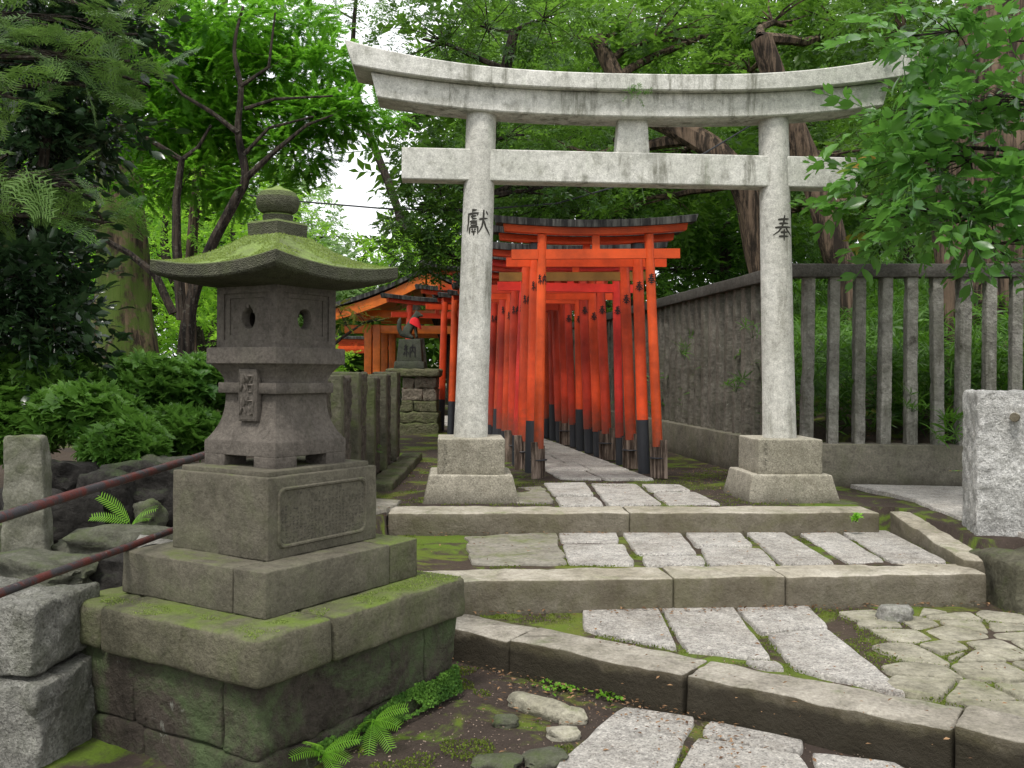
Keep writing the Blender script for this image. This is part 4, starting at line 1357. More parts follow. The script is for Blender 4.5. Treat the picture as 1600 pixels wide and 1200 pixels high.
block(cB, .585, .500, .53, .556, 'pedestal', 'ledge', off=(.026, .024), bev=.004, seed=2, amp=.001)
# inscription panel frame (groove) and rows of tiny worn characters
mb = MB()
fs = .0015
def pf(u, z, l=0.0): return cB + lr * u - ll * (l) + Vector((0, 0, z))
u0, u1, za, zb2, cr_ = .055, .565, .262, .488, .035
pts = []
for (cx, cz, a0) in ((u1 - cr_, zb2 - cr_, 0), (u0 + cr_, zb2 - cr_, 90), (u0 + cr_, za + cr_, 180), (u1 - cr_, za + cr_, 270)):
    for k in range(7):
        a = R(a0 + k * 15); pts.append((cx + cr_ * cos(a), cz + cr_ * sin(a)))
cen = ((u0 + u1) / 2, (za + zb2) / 2)
rings = []
for ins, l in ((-.006, .0012), (-.001, .0075), (.005, .007), (.010, .0010)):
    rings.append([pf(x + (-ins if x > cen[0] else ins), z + (-ins if z > cen[1] else ins), l) for x, z in pts])
mb.loft(rings, cap=False)
mb.build('panel_border', M['pedestal'], blk)
mb = MB(); r_ = random.Random(3)
for col_ in range(24):
    for row in range(13):
        if r_.random() < .2 or (row < 3 and r_.random() < .7): continue
        ux = u0 + .02 + col_ * .0204; zz = zb2 - .02 - row * .0157
        for q in range(3):
            x0 = ux + r_.uniform(-.005, .005); z0_ = zz + r_.uniform(-.005, .005); L_ = r_.uniform(.004, .009); wv = .0016
            hz = r_.random() < .6
            a = (x0 - L_ / 2, z0_ - wv / 2, x0 + L_ / 2, z0_ + wv / 2) if hz else (x0 - wv / 2, z0_ - L_ / 2, x0 + wv / 2, z0_ + L_ / 2)
            mb.add([tuple(pf(a[0], a[1], .0026)), tuple(pf(a[2], a[1], .0026)), tuple(pf(a[2], a[3], .0026)), tuple(pf(a[0], a[3], .0026))], [(0, 1, 2, 3)])
mb.build('inscription', M['engrave'], blk)
# slab course
c2 = Vector((-.88, 3.44, 0))
block(c2, .70, .165, .051, .218, 'pedestal', 'slab', seed=5, bev=.007)
block(c2, .70, .64, .051, .218, 'pedestal', 'slab', seed=6, bev=.007, off=(0, .168))
block(c2, .19, .81, .051, .2175, 'pedestal_cap', 'slab', seed=7, bev=.007, off=(.703, 0))
# cap course
c3 = Vector((-.837, 3.18, 0))
block(c3, .37, .85, -.122, .051, 'pedestal_cap', 'cap_stone', seed=8, bev=.022, amp=.005)
block(c3, .84, .85, -.122, .050, 'pedestal_cap', 'cap_stone', seed=9, bev=.022, amp=.005, off=(.373, 0))
block(c3, 1.21, .26, -.122, .049, 'pedestal_cap', 'cap_stone', seed=10, bev=.03, amp=.008, off=(0, .853))
# wall courses below
c4 = c3 + lr * .045 + ll * .045
block(c4, .93, .17, -.375, -.120, 'pedestal_wall', 'wall_stone', seed=11, bev=.012, amp=.012, res=.035, nscale=13)
block(c4, .22, .17, -.375, -.120, 'pedestal_wall', 'wall_stone', seed=12, bev=.012, amp=.012, off=(.935, 0), res=.035, nscale=13)
block(c4 + ll * .174, 1.15, .48, -.375, -.120, 'pedestal_wall', 'wall_stone', seed=13, bev=.012, amp=.008, res=.04)
block(c4 + ll * .658, 1.15, .36, -.375, -.120, 'pedestal_wall', 'wall_stone', seed=14, bev=.012, amp=.008, res=.04)
c5 = c4 - lr * .01 - ll * .012
block(c5, .62, .60, -.80, -.378, 'pedestal_wall', 'wall_stone', seed=15, bev=.02, amp=.012, res=.04)
block(c5 + lr * .625, .55, .60, -.80, -.378, 'pedestal_wall', 'wall_stone', seed=16, bev=.03, amp=.02, res=.035)
block(c5 + ll * .604, 1.15, .46, -.80, -.378, 'pedestal_wall', 'wall_stone', seed=17, bev=.02, amp=.010, res=.04)
under(proot, [o for o in pk if o.parent is proot])

# moss cushion along the foot of the pedestal
cr = Crown()
nn = 9000
u = rng.uniform(.25, 1.15, nn); zz = rng.uniform(0, 1, nn)
keepm = vnoise(np.stack([u * 3, zz * 2, np.zeros(nn)], 1), 2, 5) * 1.3 + vnoise(np.stack([u, zz * .3, np.zeros(nn)], 1), 16, 6) * .6 + (u - .5) * 1.3 - zz * .25 > -.1
u = u[keepm]; zz = zz[keepm]; nn = len(u)
base = np.array([tuple(c5)] * nn) + np.outer(u, np.array(lr)) - np.outer(.005 + .03 * (1 - zz) ** 1.5 + rng.uniform(0, .01, nn), np.array(ll))
base[:, 2] = ZD + .02 + zz * .075 * (.5 + u)
mv = np.array([(-.5, 0, 0), (.5, 0, 0), (.35, .9, .3), (-.35, .9, .3)]); 
Vm, Qm = place(mv, [(0, 1, 2, 3)], rot_from(rng.normal(0, 1, (nn, 3)) + [0, 0, .6], rng.normal(0, 1, (nn, 3)) - np.array(ll) * 1.5), base, rng.uniform(.005, .011, nn))
tag(quad_mesh('moss', Vm, Qm, M['mosspad'], np.clip(.35 + .6 * vnoise(base, 14, 3) + rng.normal(0, .2, nn), 0, 1)), 'bright green moss cushion along the foot of the lantern pedestal', 'moss', kind='stuff')

def fuzz(name, pts, nrm, mat, size, parent=None, var=.3):
    pts = np.array(pts); n_ = len(pts)
    d = np.array(nrm) + rng.normal(0, .55, (n_, 3))
    V, Q = place(np.array([(-.45, 0, 0), (.45, 0, 0), (.2, 1, .2), (-.2, 1, .2)], float), [(0, 1, 2, 3)], rot_from(d, rng.normal(0, 1, (n_, 3))), pts, rng.uniform(size * .6, size * 1.4, n_))
    return quad_mesh(name, V, Q, mat, np.clip(rng.normal(var, .22, n_), 0, 1), parent)
M['mosstuft'] = leafmat('moss_tuft', (.085, .125, .028), (.27, .34, .09), .25, .8, .1)
pts = []
while len(pts) < 16000:
    a, b = random.uniform(-.34, .34), random.uniform(-.34, .34)
    m_ = max(abs(a), abs(b)) * 2
    f = (.714 - m_) / .518
    if f > 1 or f < 0: continue
    other = min(abs(a), abs(b)) * 2 / max(m_, .01)
    z = 1.367 + .142 * f ** 1.25 - .012 * sin(pi * f) + .034 * (1 - f) ** 2.2 * other ** 2
    q = Lp(a, b, z + .0005)
    pts.append(tuple(q))
pts = np.array(pts); kp = vnoise(pts, 9, 3) + .5 * vnoise(pts, 30, 4) > -.25
o = fuzz('moss', pts[kp], np.tile([0, 0, 1.0], (kp.sum(), 1)), M['mosstuft'], .0042, None, .42); o['kind'] = 'stuff'
under(lroot, [o])
pts = []
for _ in range(30000):
    u, v = random.uniform(.012, 1.19), random.uniform(.012, 1.09)
    if u > .13 and v > .15 and u < .99 : continue
    pts.append(tuple(c3 + lr * u + ll * v + Vector((0, 0, .0495))))
pts = np.array(pts); kp = vnoise(pts, 4, 8) + .6 * vnoise(pts, 17, 9) > .05
o = fuzz('moss', pts[kp], np.tile([0, 0, 1.0], (kp.sum(), 1)), M['mosstuft'], .0045, None, .35); o['kind'] = 'stuff'
under(proot, [o])
# moss pads on the ground and in the joints
pts = []
for zlev, x0, x1, y0, y1, n_, th_ in ((ZB - .004, -.7, 2.6, 5.2, 6.4, 30000, .12), (ZC - .004, -.3, 3.6, 2.6, 5.15, 60000, .10), (ZD - .002, -.7, .9, 3.0, 4.6, 40000, .15), (.004, -1.0, 2.3, 6.7, 9.5, 26000, .3)):
    q = np.stack([rng.uniform(x0, x1, n_), rng.uniform(y0, y1, n_), np.full(n_, zlev)], 1)
    k_ = vnoise(q, 2.3, 21) + .6 * vnoise(q, 9, 22) > th_
    dl = q[:, 1] - line_y(DK0, DKp, q[:, 0]); ul = q[:, 1] - line_y(UK[0], UK[1], q[:, 0]); ml = q[:, 1] - line_y(LK[0], LK[1], q[:, 0])
    if zlev < -.4: k_ &= dl < -.01
    elif zlev < -.2: k_ &= (dl > .34) & (ml < -.01)
    elif zlev < -.1: k_ &= (ml > .30) & (ul < -.01)
    else: k_ &= ul > .32
    pts.append(q[k_])
pts = np.concatenate(pts)
M['groundmoss'] = leafmat('ground_moss', (.035, .055, .010), (.16, .21, .03), .2, .85, .1)
tag(fuzz('ground_moss', pts, np.tile([0, 0, .8], (len(pts), 1)), M['groundmoss'], .007, None, .4), 'short moss growing on the soil and in the joints of the paving', 'moss', kind='stuff')
# grit
q = np.concatenate([np.stack([rng.uniform(-.8, 1.6, 5000), rng.uniform(2.4, 4.6, 5000), np.full(5000, ZD - .004)], 1), np.stack([rng.uniform(.2, 3.5, 4000), rng.uniform(2.8, 5.1, 4000), np.full(4000, ZC - .006)], 1), np.stack([rng.uniform(-1, 2.3, 4000), rng.uniform(6.8, 10, 4000), np.full(4000, .004)], 1)])
dl = q[:, 1] - line_y(DK0, DKp, q[:, 0]); ul = q[:, 1] - line_y(UK[0], UK[1], q[:, 0]); ml = q[:, 1] - line_y(LK[0], LK[1], q[:, 0])
q = q[np.where(q[:, 2] < -.4, dl < -.01, np.where(q[:, 2] < -.2, (dl > .34) & (ml < -.01), ul > .32))]
gv = np.array([(-.5, -.4, 0), (.5, -.5, 0), (.4, .5, 0), (-.4, .4, 0), (0, 0, .55)], float)
V, Q = place(np.array([(-.5, -.4, 0), (.5, -.5, 0), (.4, .5, 0), (-.4, .4, 0), (-.25, -.2, .5), (.2, -.2, .55), (.2, .25, .5), (-.2, .2, .45)], float), [(4, 5, 6, 7), (0, 1, 5, 4), (1, 2, 6, 5), (2, 3, 7, 6), (3, 0, 4, 7)],
             rot_from(np.stack([rng.normal(0, 1, len(q)), rng.normal(0, 1, len(q)), np.zeros(len(q))], 1), np.tile([0, 0, 1.0], (len(q), 1))), q, rng.uniform(.002, .0065, len(q)))
tag(quad_mesh('gravel', V, Q, M['splint'], None), 'fine grit scattered over the soil', 'gravel', kind='stuff')

# ------------------------------------------------------------------ left foreground: granite blocks, rocks, garden post, pipes
mb = MB(); a = P(55, 1000, 3.55)
mb.rbox((a.x - .22, a.y + .12, -.03), (.62, .40, .25), R(-10), bev=.014, res=.022, amp=.013, seed=51, nscale=16)
tag(mb.build('granite_block', M['granite_dim']), 'rough granite block of the low wall, upper course beside the pedestal', 'stone block')
mb = MB(); mb.rbox((a.x - .2, a.y + .09, -.46), (.66, .42, .58), R(-8), bev=.016, res=.024, amp=.014, seed=52, nscale=15)
tag(mb.build('granite_block', M['granite_dim']), 'large rough granite block at the lower left corner', 'stone block')
gp = P(42, 895, 4.35)
mb = MB(); mb.rbox((gp.x, gp.y, gp.z + .29), (.19, .17, .66), R(12), bev=.02, res=.03, amp=.014, seed=53, taper=(.86, .8), nscale=8)
tag(mb.build('garden_post', M['post_stone']), 'leaning-topped grey stone post standing among the garden rocks', 'stone post')
RK = [(70, 900, 4.0, .30, .16, .10, 'rock_green'), (110, 810, 4.9, .17, .15, .17, 'rock'), (190, 850, 4.5, .30, .16, .09, 'rock_green'), (225, 900, 4.15, .22, .14, .13, 'rock'),
      (240, 775, 5.2, .28, .2, .20, 'rock'), (175, 790, 5.1, .17, .14, .2, 'rock'), (22, 905, 4.1, .12, .10, .07, 'rock_grey'), (232, 805, 4.9, .07, .08, .09, 'rock_green'),
      (150, 945, 3.98, .26, .11, .07, 'rock'), (90, 760, 5.4, .28, .2, .17, 'rock'), (-40, 860, 4.6, .25, .2, .2, 'rock_green'), (250, 760, 5.6, .22, .2, .22, 'rock_green'),
      (262, 870, 4.35, .13, .12, .10, 'rock_grey'), (30, 940, 3.9, .22, .10, .07, 'rock')]
RL = ['flat greenish rock at the foot of the garden post', 'black pitted rock behind the pipe rail, right of the garden post', 'long mossy slab-like rock under the fern',
      'black rock lying against the pedestal slab', 'big dark rock behind the fern', 'dark rock left of the fern', 'pale small rock at the left edge beside the garden post',
      'small greenish stone above the fern', 'low dark rock beneath the lower pipe rail', 'dark rock at the root of the azalea bush', 'greenish rock at the far left edge',
      'mossy rock just left of the inscribed block', 'small grey rock touching the inscribed block', 'low black rock on the granite wall']
for i, (a, b, D, sx, sy, sz, mt) in enumerate(RK):
    c = P(a, b, D); rock('garden_rock', mt, (c.x, c.y, c.z), (sx, sy, sz), 80 + i, RL[i], 'rock', 'rocks of the garden edge', amp=.3, rz=R((i * 53) % 60 - 30))
# pit filler so that the rocks rest on earth
tag(grid_sheet('garden_soil', np.arange(-4.6, -1.15, .08), np.arange(3.75, 9.5, .08), lambda x, y: flat_n(.03, .03)(x, y) + .03 * np.clip(y - 4.4, 0, 3), M['soil']), kind='structure')

for nm, a, b, lb in (('pipe_rail', P(-60, 828, 2.85), P(335, 706, 4.62), 'upper rusty iron pipe rail slanting behind the lantern'),
                     ('pipe_rail', P(-60, 950, 2.85), P(285, 823, 4.4), 'lower rusty iron pipe rail slanting down behind the pedestal')):
    mb = MB(); mb.tube([a, a.lerp(b, .3) + Vector((0, 0, .004)), a.lerp(b, .65), b], .0175 if 'upper' in lb else .0148, 14)
    tag(mb.build(nm, M['rust']), lb, 'railing')

# rough fence posts behind the lantern
ps = [(5.3, .5), (6.1, .5), (6.85, .52), (7.7, .5), (8.5, .5), (9.35, .48)]
for i, (y0, dp) in enumerate(ps):
    x = -1.16 - .012 * (y0 - 6)
    root = empty('fence_post', (x, y0, .09), ['nearest rough tuff fence post, mostly hidden by the lantern', 'second rough tuff post from the lantern',
                 'third rough tuff post from the lantern', 'fourth rough tuff post from the lantern', 'fifth rough tuff post, next to last', 'last rough tuff post, beside the dark path'][i],
                 'stone post', 'rough stone fence posts behind the lantern')
    zt = P(0, 588 + (3 if i % 2 else 0), y0).z + .03; zt = .88 + .02 * (i % 3)
    mb = MB(); mb.rbox((x - .06, y0 + dp / 2 + .05, zt / 2 + .04), (.22, dp, zt - .06), 0, bev=.012, res=.022, amp=.009, seed=90 + i, nscale=34)
    o1 = mb.build('rough_body', M['tuff'])
    mb = MB(); mb.rbox((x - .03, y0 + .02, zt / 2 + .04), (.225, .12, zt - .055), 0, bev=.01, res=.04, amp=.006, seed=95 + i)
    o2 = mb.build('dressed_edge', M['tuff_smooth'])
    under(root, [o1, o2])

# ------------------------------------------------------------------ fox statue on its pedestal
FD = 14.2
fc = P(655, 672, FD)
froot = empty('fox_pedestal', (fc.x, FD + .3, 0), 'rough block-built pedestal carrying the fox statue', 'pedestal')
fk = []
fz = fc.z; hw = .27
rows = [(fz - .1, fz + .10, 1, 1.12, 'brick_moss'), (fz + .10, fz + .26, 1, 1.10, 'brick_moss'), (fz + .265, fz + .43, 2, 1.0, 'brick_moss'), (fz + .435, fz + .61, 2, .97, 'brick'), (fz + .615, fz + .78, 2, .95, 'brick')]
for i, (za, zb_, n_, k_, mt) in enumerate(rows):
    W = hw * 2 * k_; cuts = [0, 1] if n_ == 1 else ([0, .62, 1] if i % 2 else [0, .35, 1])
    for a, b in zip(cuts, cuts[1:]):
        mb = MB(); mb.rbox((fc.x - .01 - W / 2 + W * (a + b) / 2, FD + .3, (za + zb_) / 2), (W * (b - a) - .008, W, zb_ - za), 0, bev=.025, res=.05, amp=.018, seed=110 + i * 3 + int(a * 10), nscale=11)
        fk.append(mb.build('block', M[mt]))
mb = MB(); mb.rbox((fc.x - .10, FD + .3, fz + .845), (.80, .72, .12), 0, bev=.03, res=.05, amp=.014, seed=130)
fk.append(mb.build('cap_slab', M['brick_moss']))
under(froot, fk)
sroot = empty('fox_statue', (fc.x - .15, FD + .3, fz + .90), 'dark stone fox wearing a red bib, seated on an inscribed block', 'fox statue')
sk = []; bx = fc.x - .17; zb0 = fz + .905
mb = MB(); mb.rbox((bx, FD + .3, zb0 + .055), (.46, .40, .11), 0, bev=.015, res=.06, amp=.003, seed=1, taper=(.95, .95)); sk.append(mb.build('base_slab', M['fox']))
mb = MB(); mb.rbox((bx, FD + .3, zb0 + .275), (.385, .32, .34), 0, bev=.012, res=.06, amp=.003, seed=2, taper=(.84, .84)); blk2 = mb.build('inscribed_block', M['fox']); sk.append(blk2)
mb = MB(); glyph(mb, 'no', lambda u_, v_, l_: Vector((bx + (u_ - .5) * .2, FD + .3 - .160 + .012 + (v_ - .5) * .0 - l_ - .012 + .018 * (v_ - 0.2), zb0 + .27 + (v_ - .5) * .2)), .09)
g2 = mb.build('inscription', M['ink']); g2.parent = blk2
# fox body: one skinned surface
def skin_body(name, joints, edges, mat, sub=2, root_i=0):
    me = bpy.data.meshes.new(name); me.from_pydata([j[:3] for j in joints], edges, []); me.update()
    o = bpy.data.objects.new(name, me); COL.objects.link(o)
    md = o.modifiers.new('skin', 'SKIN'); md.use_smooth_shade = True
    lay = me.skin_vertices[0].data if me.skin_vertices else None
    if lay is None:
        o.data.skin_vertices
    for i, j in enumerate(joints):
        lay[i].radius = (j[3], j[4] if len(j) > 4 else j[3]); lay[i].use_root = (i == root_i)
    sb = o.modifiers.new('sub', 'SUBSURF'); sb.levels = sub; sb.render_levels = sub
    me.materials.append(mat)
    return o
def add_skin(o, joints, root_i=0):
    import bmesh
    me = o.data
fz0 = zb0 + .445
def mk_skin(name, joints, edges, mat, sub=2, root_i=0):
    import bmesh
    bm = bmesh.new(); lay = bm.verts.layers.skin.verify(); vs = []
    for j in joints:
        v = bm.verts.new(j[:3]); v[lay].radius = (j[3], j[4] if len(j) > 4 else j[3]); vs.append(v)
    bm.verts.ensure_lookup_table()
    for a, b in edges: bm.edges.new((vs[a], vs[b]))
    vs[root_i][lay].use_root = True
    me = bpy.data.meshes.new(name); bm.to_mesh(me); bm.free()
    me.materials.append(mat)
    o = bpy.data.objects.new(name, me); COL.objects.link(o)
    md = o.modifiers.new('skin', 'SKIN'); md.use_smooth_shade = True
    sb = o.modifiers.new('sub', 'SUBSURF'); sb.levels = sub; sb.render_levels = sub
    return o
fy = FD + .3
J = [(bx - .07, fy, fz0 + .09, .085), (bx - .02, fy, fz0 + .20, .070), (bx + .04, fy, fz0 + .28, .052), (bx + .07, fy, fz0 + .34, .045), (bx + .10, fy, fz0 + .375, .046), (bx + .15, fy, fz0 + .365, .026), (bx + .19, fy, fz0 + .355, .014),
     (bx + .075, fy - .035, fz0 + .16, .024), (bx + .095, fy - .04, fz0 + .02, .02), (bx + .075, fy + .035, fz0 + .16, .024), (bx + .095, fy + .04, fz0 + .02, .02),
     (bx - .02, fy - .06, fz0 + .05, .04), (bx + .05, fy - .06, fz0 + .02, .022), (bx - .02, fy + .06, fz0 + .05, .04), (bx + .05, fy + .06, fz0 + .02, .022),
     (bx - .14, fy, fz0 + .07, .03), (bx - .175, fy, fz0 + .16, .038), (bx - .17, fy, fz0 + .27, .035), (bx - .155, fy, fz0 + .33, .012),
     (bx + .085, fy - .028, fz0 + .435, .010), (bx + .085, fy + .028, fz0 + .435, .010)]
E = [(0, 1), (1, 2), (2, 3), (3, 4), (4, 5), (5, 6), (2, 7), (7, 8), (2, 9), (9, 10), (0, 11), (11, 12), (0, 13), (13, 14), (0, 15), (15, 16), (16, 17), (17, 18), (4, 19), (4, 20)]
sk.append(mk_skin('body', J, E, M['fox']))
M['bib'] = flat('red_cloth', (.62, .03, .035), .85, .1)
mb = MB(); rings = []
for k in range(7):
    f = k / 6; rr = .045 + .055 * f ** .7; z = fz0 + .335 - .15 * f; cx = bx + .055 + .0 * f
    rings.append([Vector((cx + .01 + rr * cos(t) * 1.0 * (1 + .05 * sin(5 * t)), fy + rr * sin(t) * .95, z - .055 * f * cos(t) + .02 * f)) for t in [2 * pi * i / 24 for i in range(24)]])
mb.loft(rings, cap=False); sk.append(mb.build('bib', M['bib']))
under(sroot, sk)

# ------------------------------------------------------------------ orange pavilion
PD = 20.0
groot = empty('shrine_pavilion', (-1.7, PD, 0), 'open orange shrine pavilion with a gabled grey roof behind the fox statue', 'pavilion')
gk = []
ax_, az = P(671, 436, PD).x, P(671, 430, PD).z
ex, ez = P(528, 490, PD).x, P(528, 486, PD).z
half = ax_ - ex
for sx in (-1, 1):
    for yy_ in (PD, PD + 2.6):
        for off in (-.09, .09):
            mb = MB(); mb.rbox((ax_ + sx * 1.17 + off, yy_, .95), (.15, .2, 1.9), 0, bev=.01, res=.5); gk.append(mb.build('post', M['orange']))
for yy_ in (PD, PD + 2.6):
    mb = MB(); mb.rbox((ax_, yy_, 1.80), (half * 2 - .3, .14, .17), 0, bev=.01, res=1); gk.append(mb.build('tie_beam', M['orange']))
    mb = MB(); mb.rbox((ax_, yy_ - .02, 2.12), (half * 2 - 1.1, .12, .16), 0, bev=.01, res=1); gk.append(mb.build('tie_beam', M['orange']))
    mb = MB(); mb.rbox((ax_, yy_, 2.4), (.14, .12, .5), 0, bev=.01, res=1); gk.append(mb.build('king_post', M['orange']))
for sx in (-1, 1):
    # curved roof slope
    for nm, mat_, dz, y0, y1, thk in (('roof_slope', 'roofwood', .10, PD - .8, PD + 3.4, .09), ('barge_board', 'orange', -.03, PD - .74, PD - .62, .22), ('soffit', 'orange', -.01, PD - .60, PD + 3.3, .05)):
        mb = MB(); rings = []
        for k in range(11):
            f = k / 10; x = ax_ + sx * (half * f + .02); z = az + (ez - az) * (f * 1.0) - .12 * sin(pi * f) * .6 + dz
            rings.append([Vector((x, y0, z - thk)), Vector((x, y1, z - thk)), Vector((x, y1, z)), Vector((x, y0, z))])
        mb.loft(rings); gk.append(mb.build(nm, M[mat_]))
mb = MB(); mb.rbox((ax_, PD + 1.3, az + .14), (.26, 4.3, .16), 0, bev=.03, res=1); gk.append(mb.build('ridge', M['roofwood']))
under(groot, gk)

# bending visitor in the distance
M['jacket'] = flat('dark_jacket', (.03, .03, .04), .8, .2); M['skin'] = flat('skin', (.45, .24, .16), .6, .3); M['hair'] = flat('hair', (.012, .01, .01), .5, .4); M['jeans'] = flat('trousers', (.04, .05, .08), .8, .2)
pD = 24.0; hp = P(600, 590, pD); px_ = hp.x + .02
def pj(x, y, z, r, r2=None): return (px_ + x, pD + y, z, r, r2 or r)
proot2 = empty('person', (px_, pD, 0), 'distant visitor in a dark jacket bending forward beside the orange post', 'person')
J = [pj(.12, 0, .90, .13, .11), pj(.06, 0, 1.05, .12, .10), pj(-.06, 0, 1.16, .12, .09), pj(-.13, 0, 1.19, .05), pj(-.19, 0, 1.20, .06), pj(-.24, 0, 1.19, .075), pj(-.28, 0, 1.15, .05),
     pj(.12, -.09, .82, .08), pj(.08, -.1, .48, .055), pj(.12, -.1, .10, .04), pj(.04, -.11, .04, .03), pj(.12, .09, .82, .08), pj(.10, .1, .48, .055), pj(.16, .1, .10, .04), pj(.08, .11, .04, .03),
     pj(-.07, -.17, 1.10, .045), pj(-.13, -.2, .86, .036), pj(-.25, -.15, .72, .026), pj(-.07, .17, 1.10, .045), pj(-.13, .2, .86, .036), pj(-.25, .15, .72, .026)]
E = [(0, 1), (1, 2), (2, 3), (3, 4), (4, 5), (5, 6), (0, 7), (7, 8), (8, 9), (9, 10), (0, 11), (11, 12), (12, 13), (13, 14), (2, 15), (15, 16), (16, 17), (2, 18), (18, 19), (19, 20)]
body = mk_skin('body', J, E, M['jacket'], 1)
mb = MB(); mb.lathe([(.01, 1.31), (.06, 1.29), (.088, 1.24), (.085, 1.19), (.07, 1.15)], (px_ - .225, pD), 12); hair = mb.build('hair', M['hair'])
under(proot2, [body, hair])

# ------------------------------------------------------------------ stone fence on the right
CF = Vector((2.40, 8.30, 0))
def fence_section(p0, p1, label, slat, step, wdt, dep, seed, tilts=False, n_skip=0):
    p0 = Vector(p0); p1 = Vector(p1); t = (p1 - p0); L = t.length; t.normalize(); az_ = math.atan2(t.y, t.x)
    mid = (p0 + p1) / 2
    root = empty('stone_fence', p0, label, 'fence')
    ks = []
    mb = MB(); mb.rbox((mid.x, mid.y, .13), (L, .22, .44), az_, bev=.012, res=.25, amp=.003, seed=seed); ks.append(mb.build('base_wall', M['concrete']))
    mb = MB(); mb.rbox((mid.x, mid.y, 1.83), (L + .1, .16, .115), az_, bev=.01, res=.25, amp=.003, seed=seed + 1); ks.append(mb.build('top_rail', M['rail_cap']))
    n_ = int(L / step); r_ = random.Random(seed)
    for i in range(n_):
        s_ = step * (i + .6)
        q = p0 + t * s_
        lean = r_.gauss(0, .010)
        mb = MB()
        Mx = Matrix.Translation((q.x, q.y, 1.065)) @ Matrix.Rotation(az_, 4, 'Z') @ Matrix.Rotation(lean, 4, 'Y') @ Matrix.Rotation(r_.gauss(0, .05), 4, 'Z')
        mb.rbox(None, (wdt * r_.uniform(.9, 1.1), dep, 1.45), bev=.006, res=.03, amp=.0, seed=seed + i, M=Mx)
        V = mb.v[0]
        # eroded, chipped edges
        nv = vnoise(V * [1, 1, .6], 11, seed + i) ; ch = np.clip(nv - (.42 if r_.random() < .35 else .8), 0, 1)
        cen = np.array(Mx.translation); dirv = np.stack([cen[0] - V[:, 0], cen[1] - V[:, 1], np.zeros(len(V))], 1)
        V += dirv * (ch * .9)[:, None] + (np.stack([vnoise(V, 30, 1), vnoise(V, 30, 2), np.zeros(len(V))], 1) * .003)
        ks.append(mb.build('slat', M[slat]))
    under(root, ks)
    return root
fence_section(CF + Vector((.02, 0, 0)), Vector((5.9, 8.05, 0)), 'front section of the stone slat fence, facing the steps behind the right pillar', 'slat', .217, .092, .11, 200)
fence_section(CF + Vector((-.02, .12, 0)), Vector((.95, 20.5, 0)), 'long receding section of the stone slat fence running beside the torii tunnel', 'slat_dark', .25, .105, .075, 300)

# cable
pts = [P(120, 262, 13.5), P(275, 288, 13), P(435, 312, 12.6), P(600, 326, 12.2), P(730, 329, 12), P(870, 318, 12), P(1010, 278, 12), P(1100, 240, 12.2), P(1200, 180, 12.5)]
mb = MB(); mb.tube(pts, .011, 5); tag(mb.build('cable', M['black']), 'thin black cable sagging behind the stone gate', 'cable')

# ------------------------------------------------------------------ vegetation
def gz(x, y): return float(ground_h(np.array([[float(x)]]), np.array([[float(y)]]))[0, 0])
def CP(cr, px, py, D, rpx, n, tem='simple', size=.3, bright=.5, ry=None, dd=1.0, **kw):
    c = P(px, py, D); r = rpx * D / F
    cr.clump(c, (r, r * dd, (ry or rpx) * D / F), n, tem, size, bright, **kw)

def tpath(pts, D, z0=None, extra_top=None):
    out = []
    for (a, b, wpx, *dd) in pts:
        d = D + (dd[0] if dd else 0); q = P(a, b, d); out.append((q.x, q.y, q.z, wpx * d / F / 2))
    if z0 is not None:
        out.insert(0, (out[0][0] + (out[0][0] - out[1][0]) * .1, out[0][1], z0, out[0][3] * 1.08))
    return out

# --- right hand hillside trees
cr = Crown()
for a, b, r, n_ in ((1075, 60, 95, 160), (980, 30, 80, 130), (1180, 40, 100, 170), (880, 70, 70, 120), (1060, 250, 55, 70), (930, 240, 60, 80), (1140, 250, 55, 70), (840, 240, 55, 75), (1010, 310, 70, 90)):
    CP(cr, a, b, 14.3, r * 1.08, int(n_ * 1.0), 'simple2', .46, .45, ry=r * .7)
tree('leaning_tree', 'leaning tree whose curved trunk crosses behind the right end of the stone gate opening', tpath([(1200, 470, 42), (1185, 400, 40), (1165, 300, 40), (1120, 240, 38), (1060, 200, 36, .2), (990, 160, 30, .5), (930, 60, 24, .8)], 13, z0=1.2), cr, M['broad'], M['bark'])
cr = Crown()
for a, b, r, n_ in ((1240, 40, 100, 190), (1330, 30, 90, 170), (1250, 330, 50, 70), (1330, 250, 60, 70), (1390, 320, 60, 80), (1160, 120, 60, 70)):
    CP(cr, a, b, 13.2, r * 1.08, n_, 'simple2', .42, .5, ry=r * .7)
tree('hillside_tree', 'tree with a smooth brown trunk rising right of the right gate pillar', tpath([(1325, 440, 46), (1305, 390, 44), (1275, 290, 42), (1240, 200, 40), (1190, 60, 34)], 12, z0=1.1), cr, M['broad'], M['bark'])
cr = Crown()
for a, b, r, n_ in ((1420, 120, 60, 80), (1400, 30, 80, 110), (1440, 200, 40, 40)):
    CP(cr, a, b, 9.6, r, n_, 'simple2', .28, .5, ry=r * .8)
tree('slender_tree', 'slender tree trunk standing just behind the right fence', tpath([(1488, 560, 24), (1482, 480, 24), (1470, 380, 24), (1458, 290, 24), (1450, 100, 20)], 9.6, z0=.6), cr, M['evergreen'], M['bark'])
cr = Crown()
for a, b, r, n_ in ((1560, -40, 150, 300), (1450, -90, 150, 220), (1650, 60, 120, 180)):
    CP(cr, a, b, 13.5, r, n_, 'simple2', .38, .4)
big = tree('great_tree', 'huge tree trunk with flaking brown bark at the right edge', tpath([(1560, 430, 150), (1560, 330, 138), (1562, 200, 128), (1560, 60, 120), (1560, -120, 110)], 11.2, z0=1.2), cr, M['evergreen'], M['bark'], trunk_n=40, wob=.07)
mb = MB(); q = P(1597, 365, 10.35); mb.rbox((q.x, q.y, q.z), (.10, .012, .18), R(12), bev=.002, res=.2)
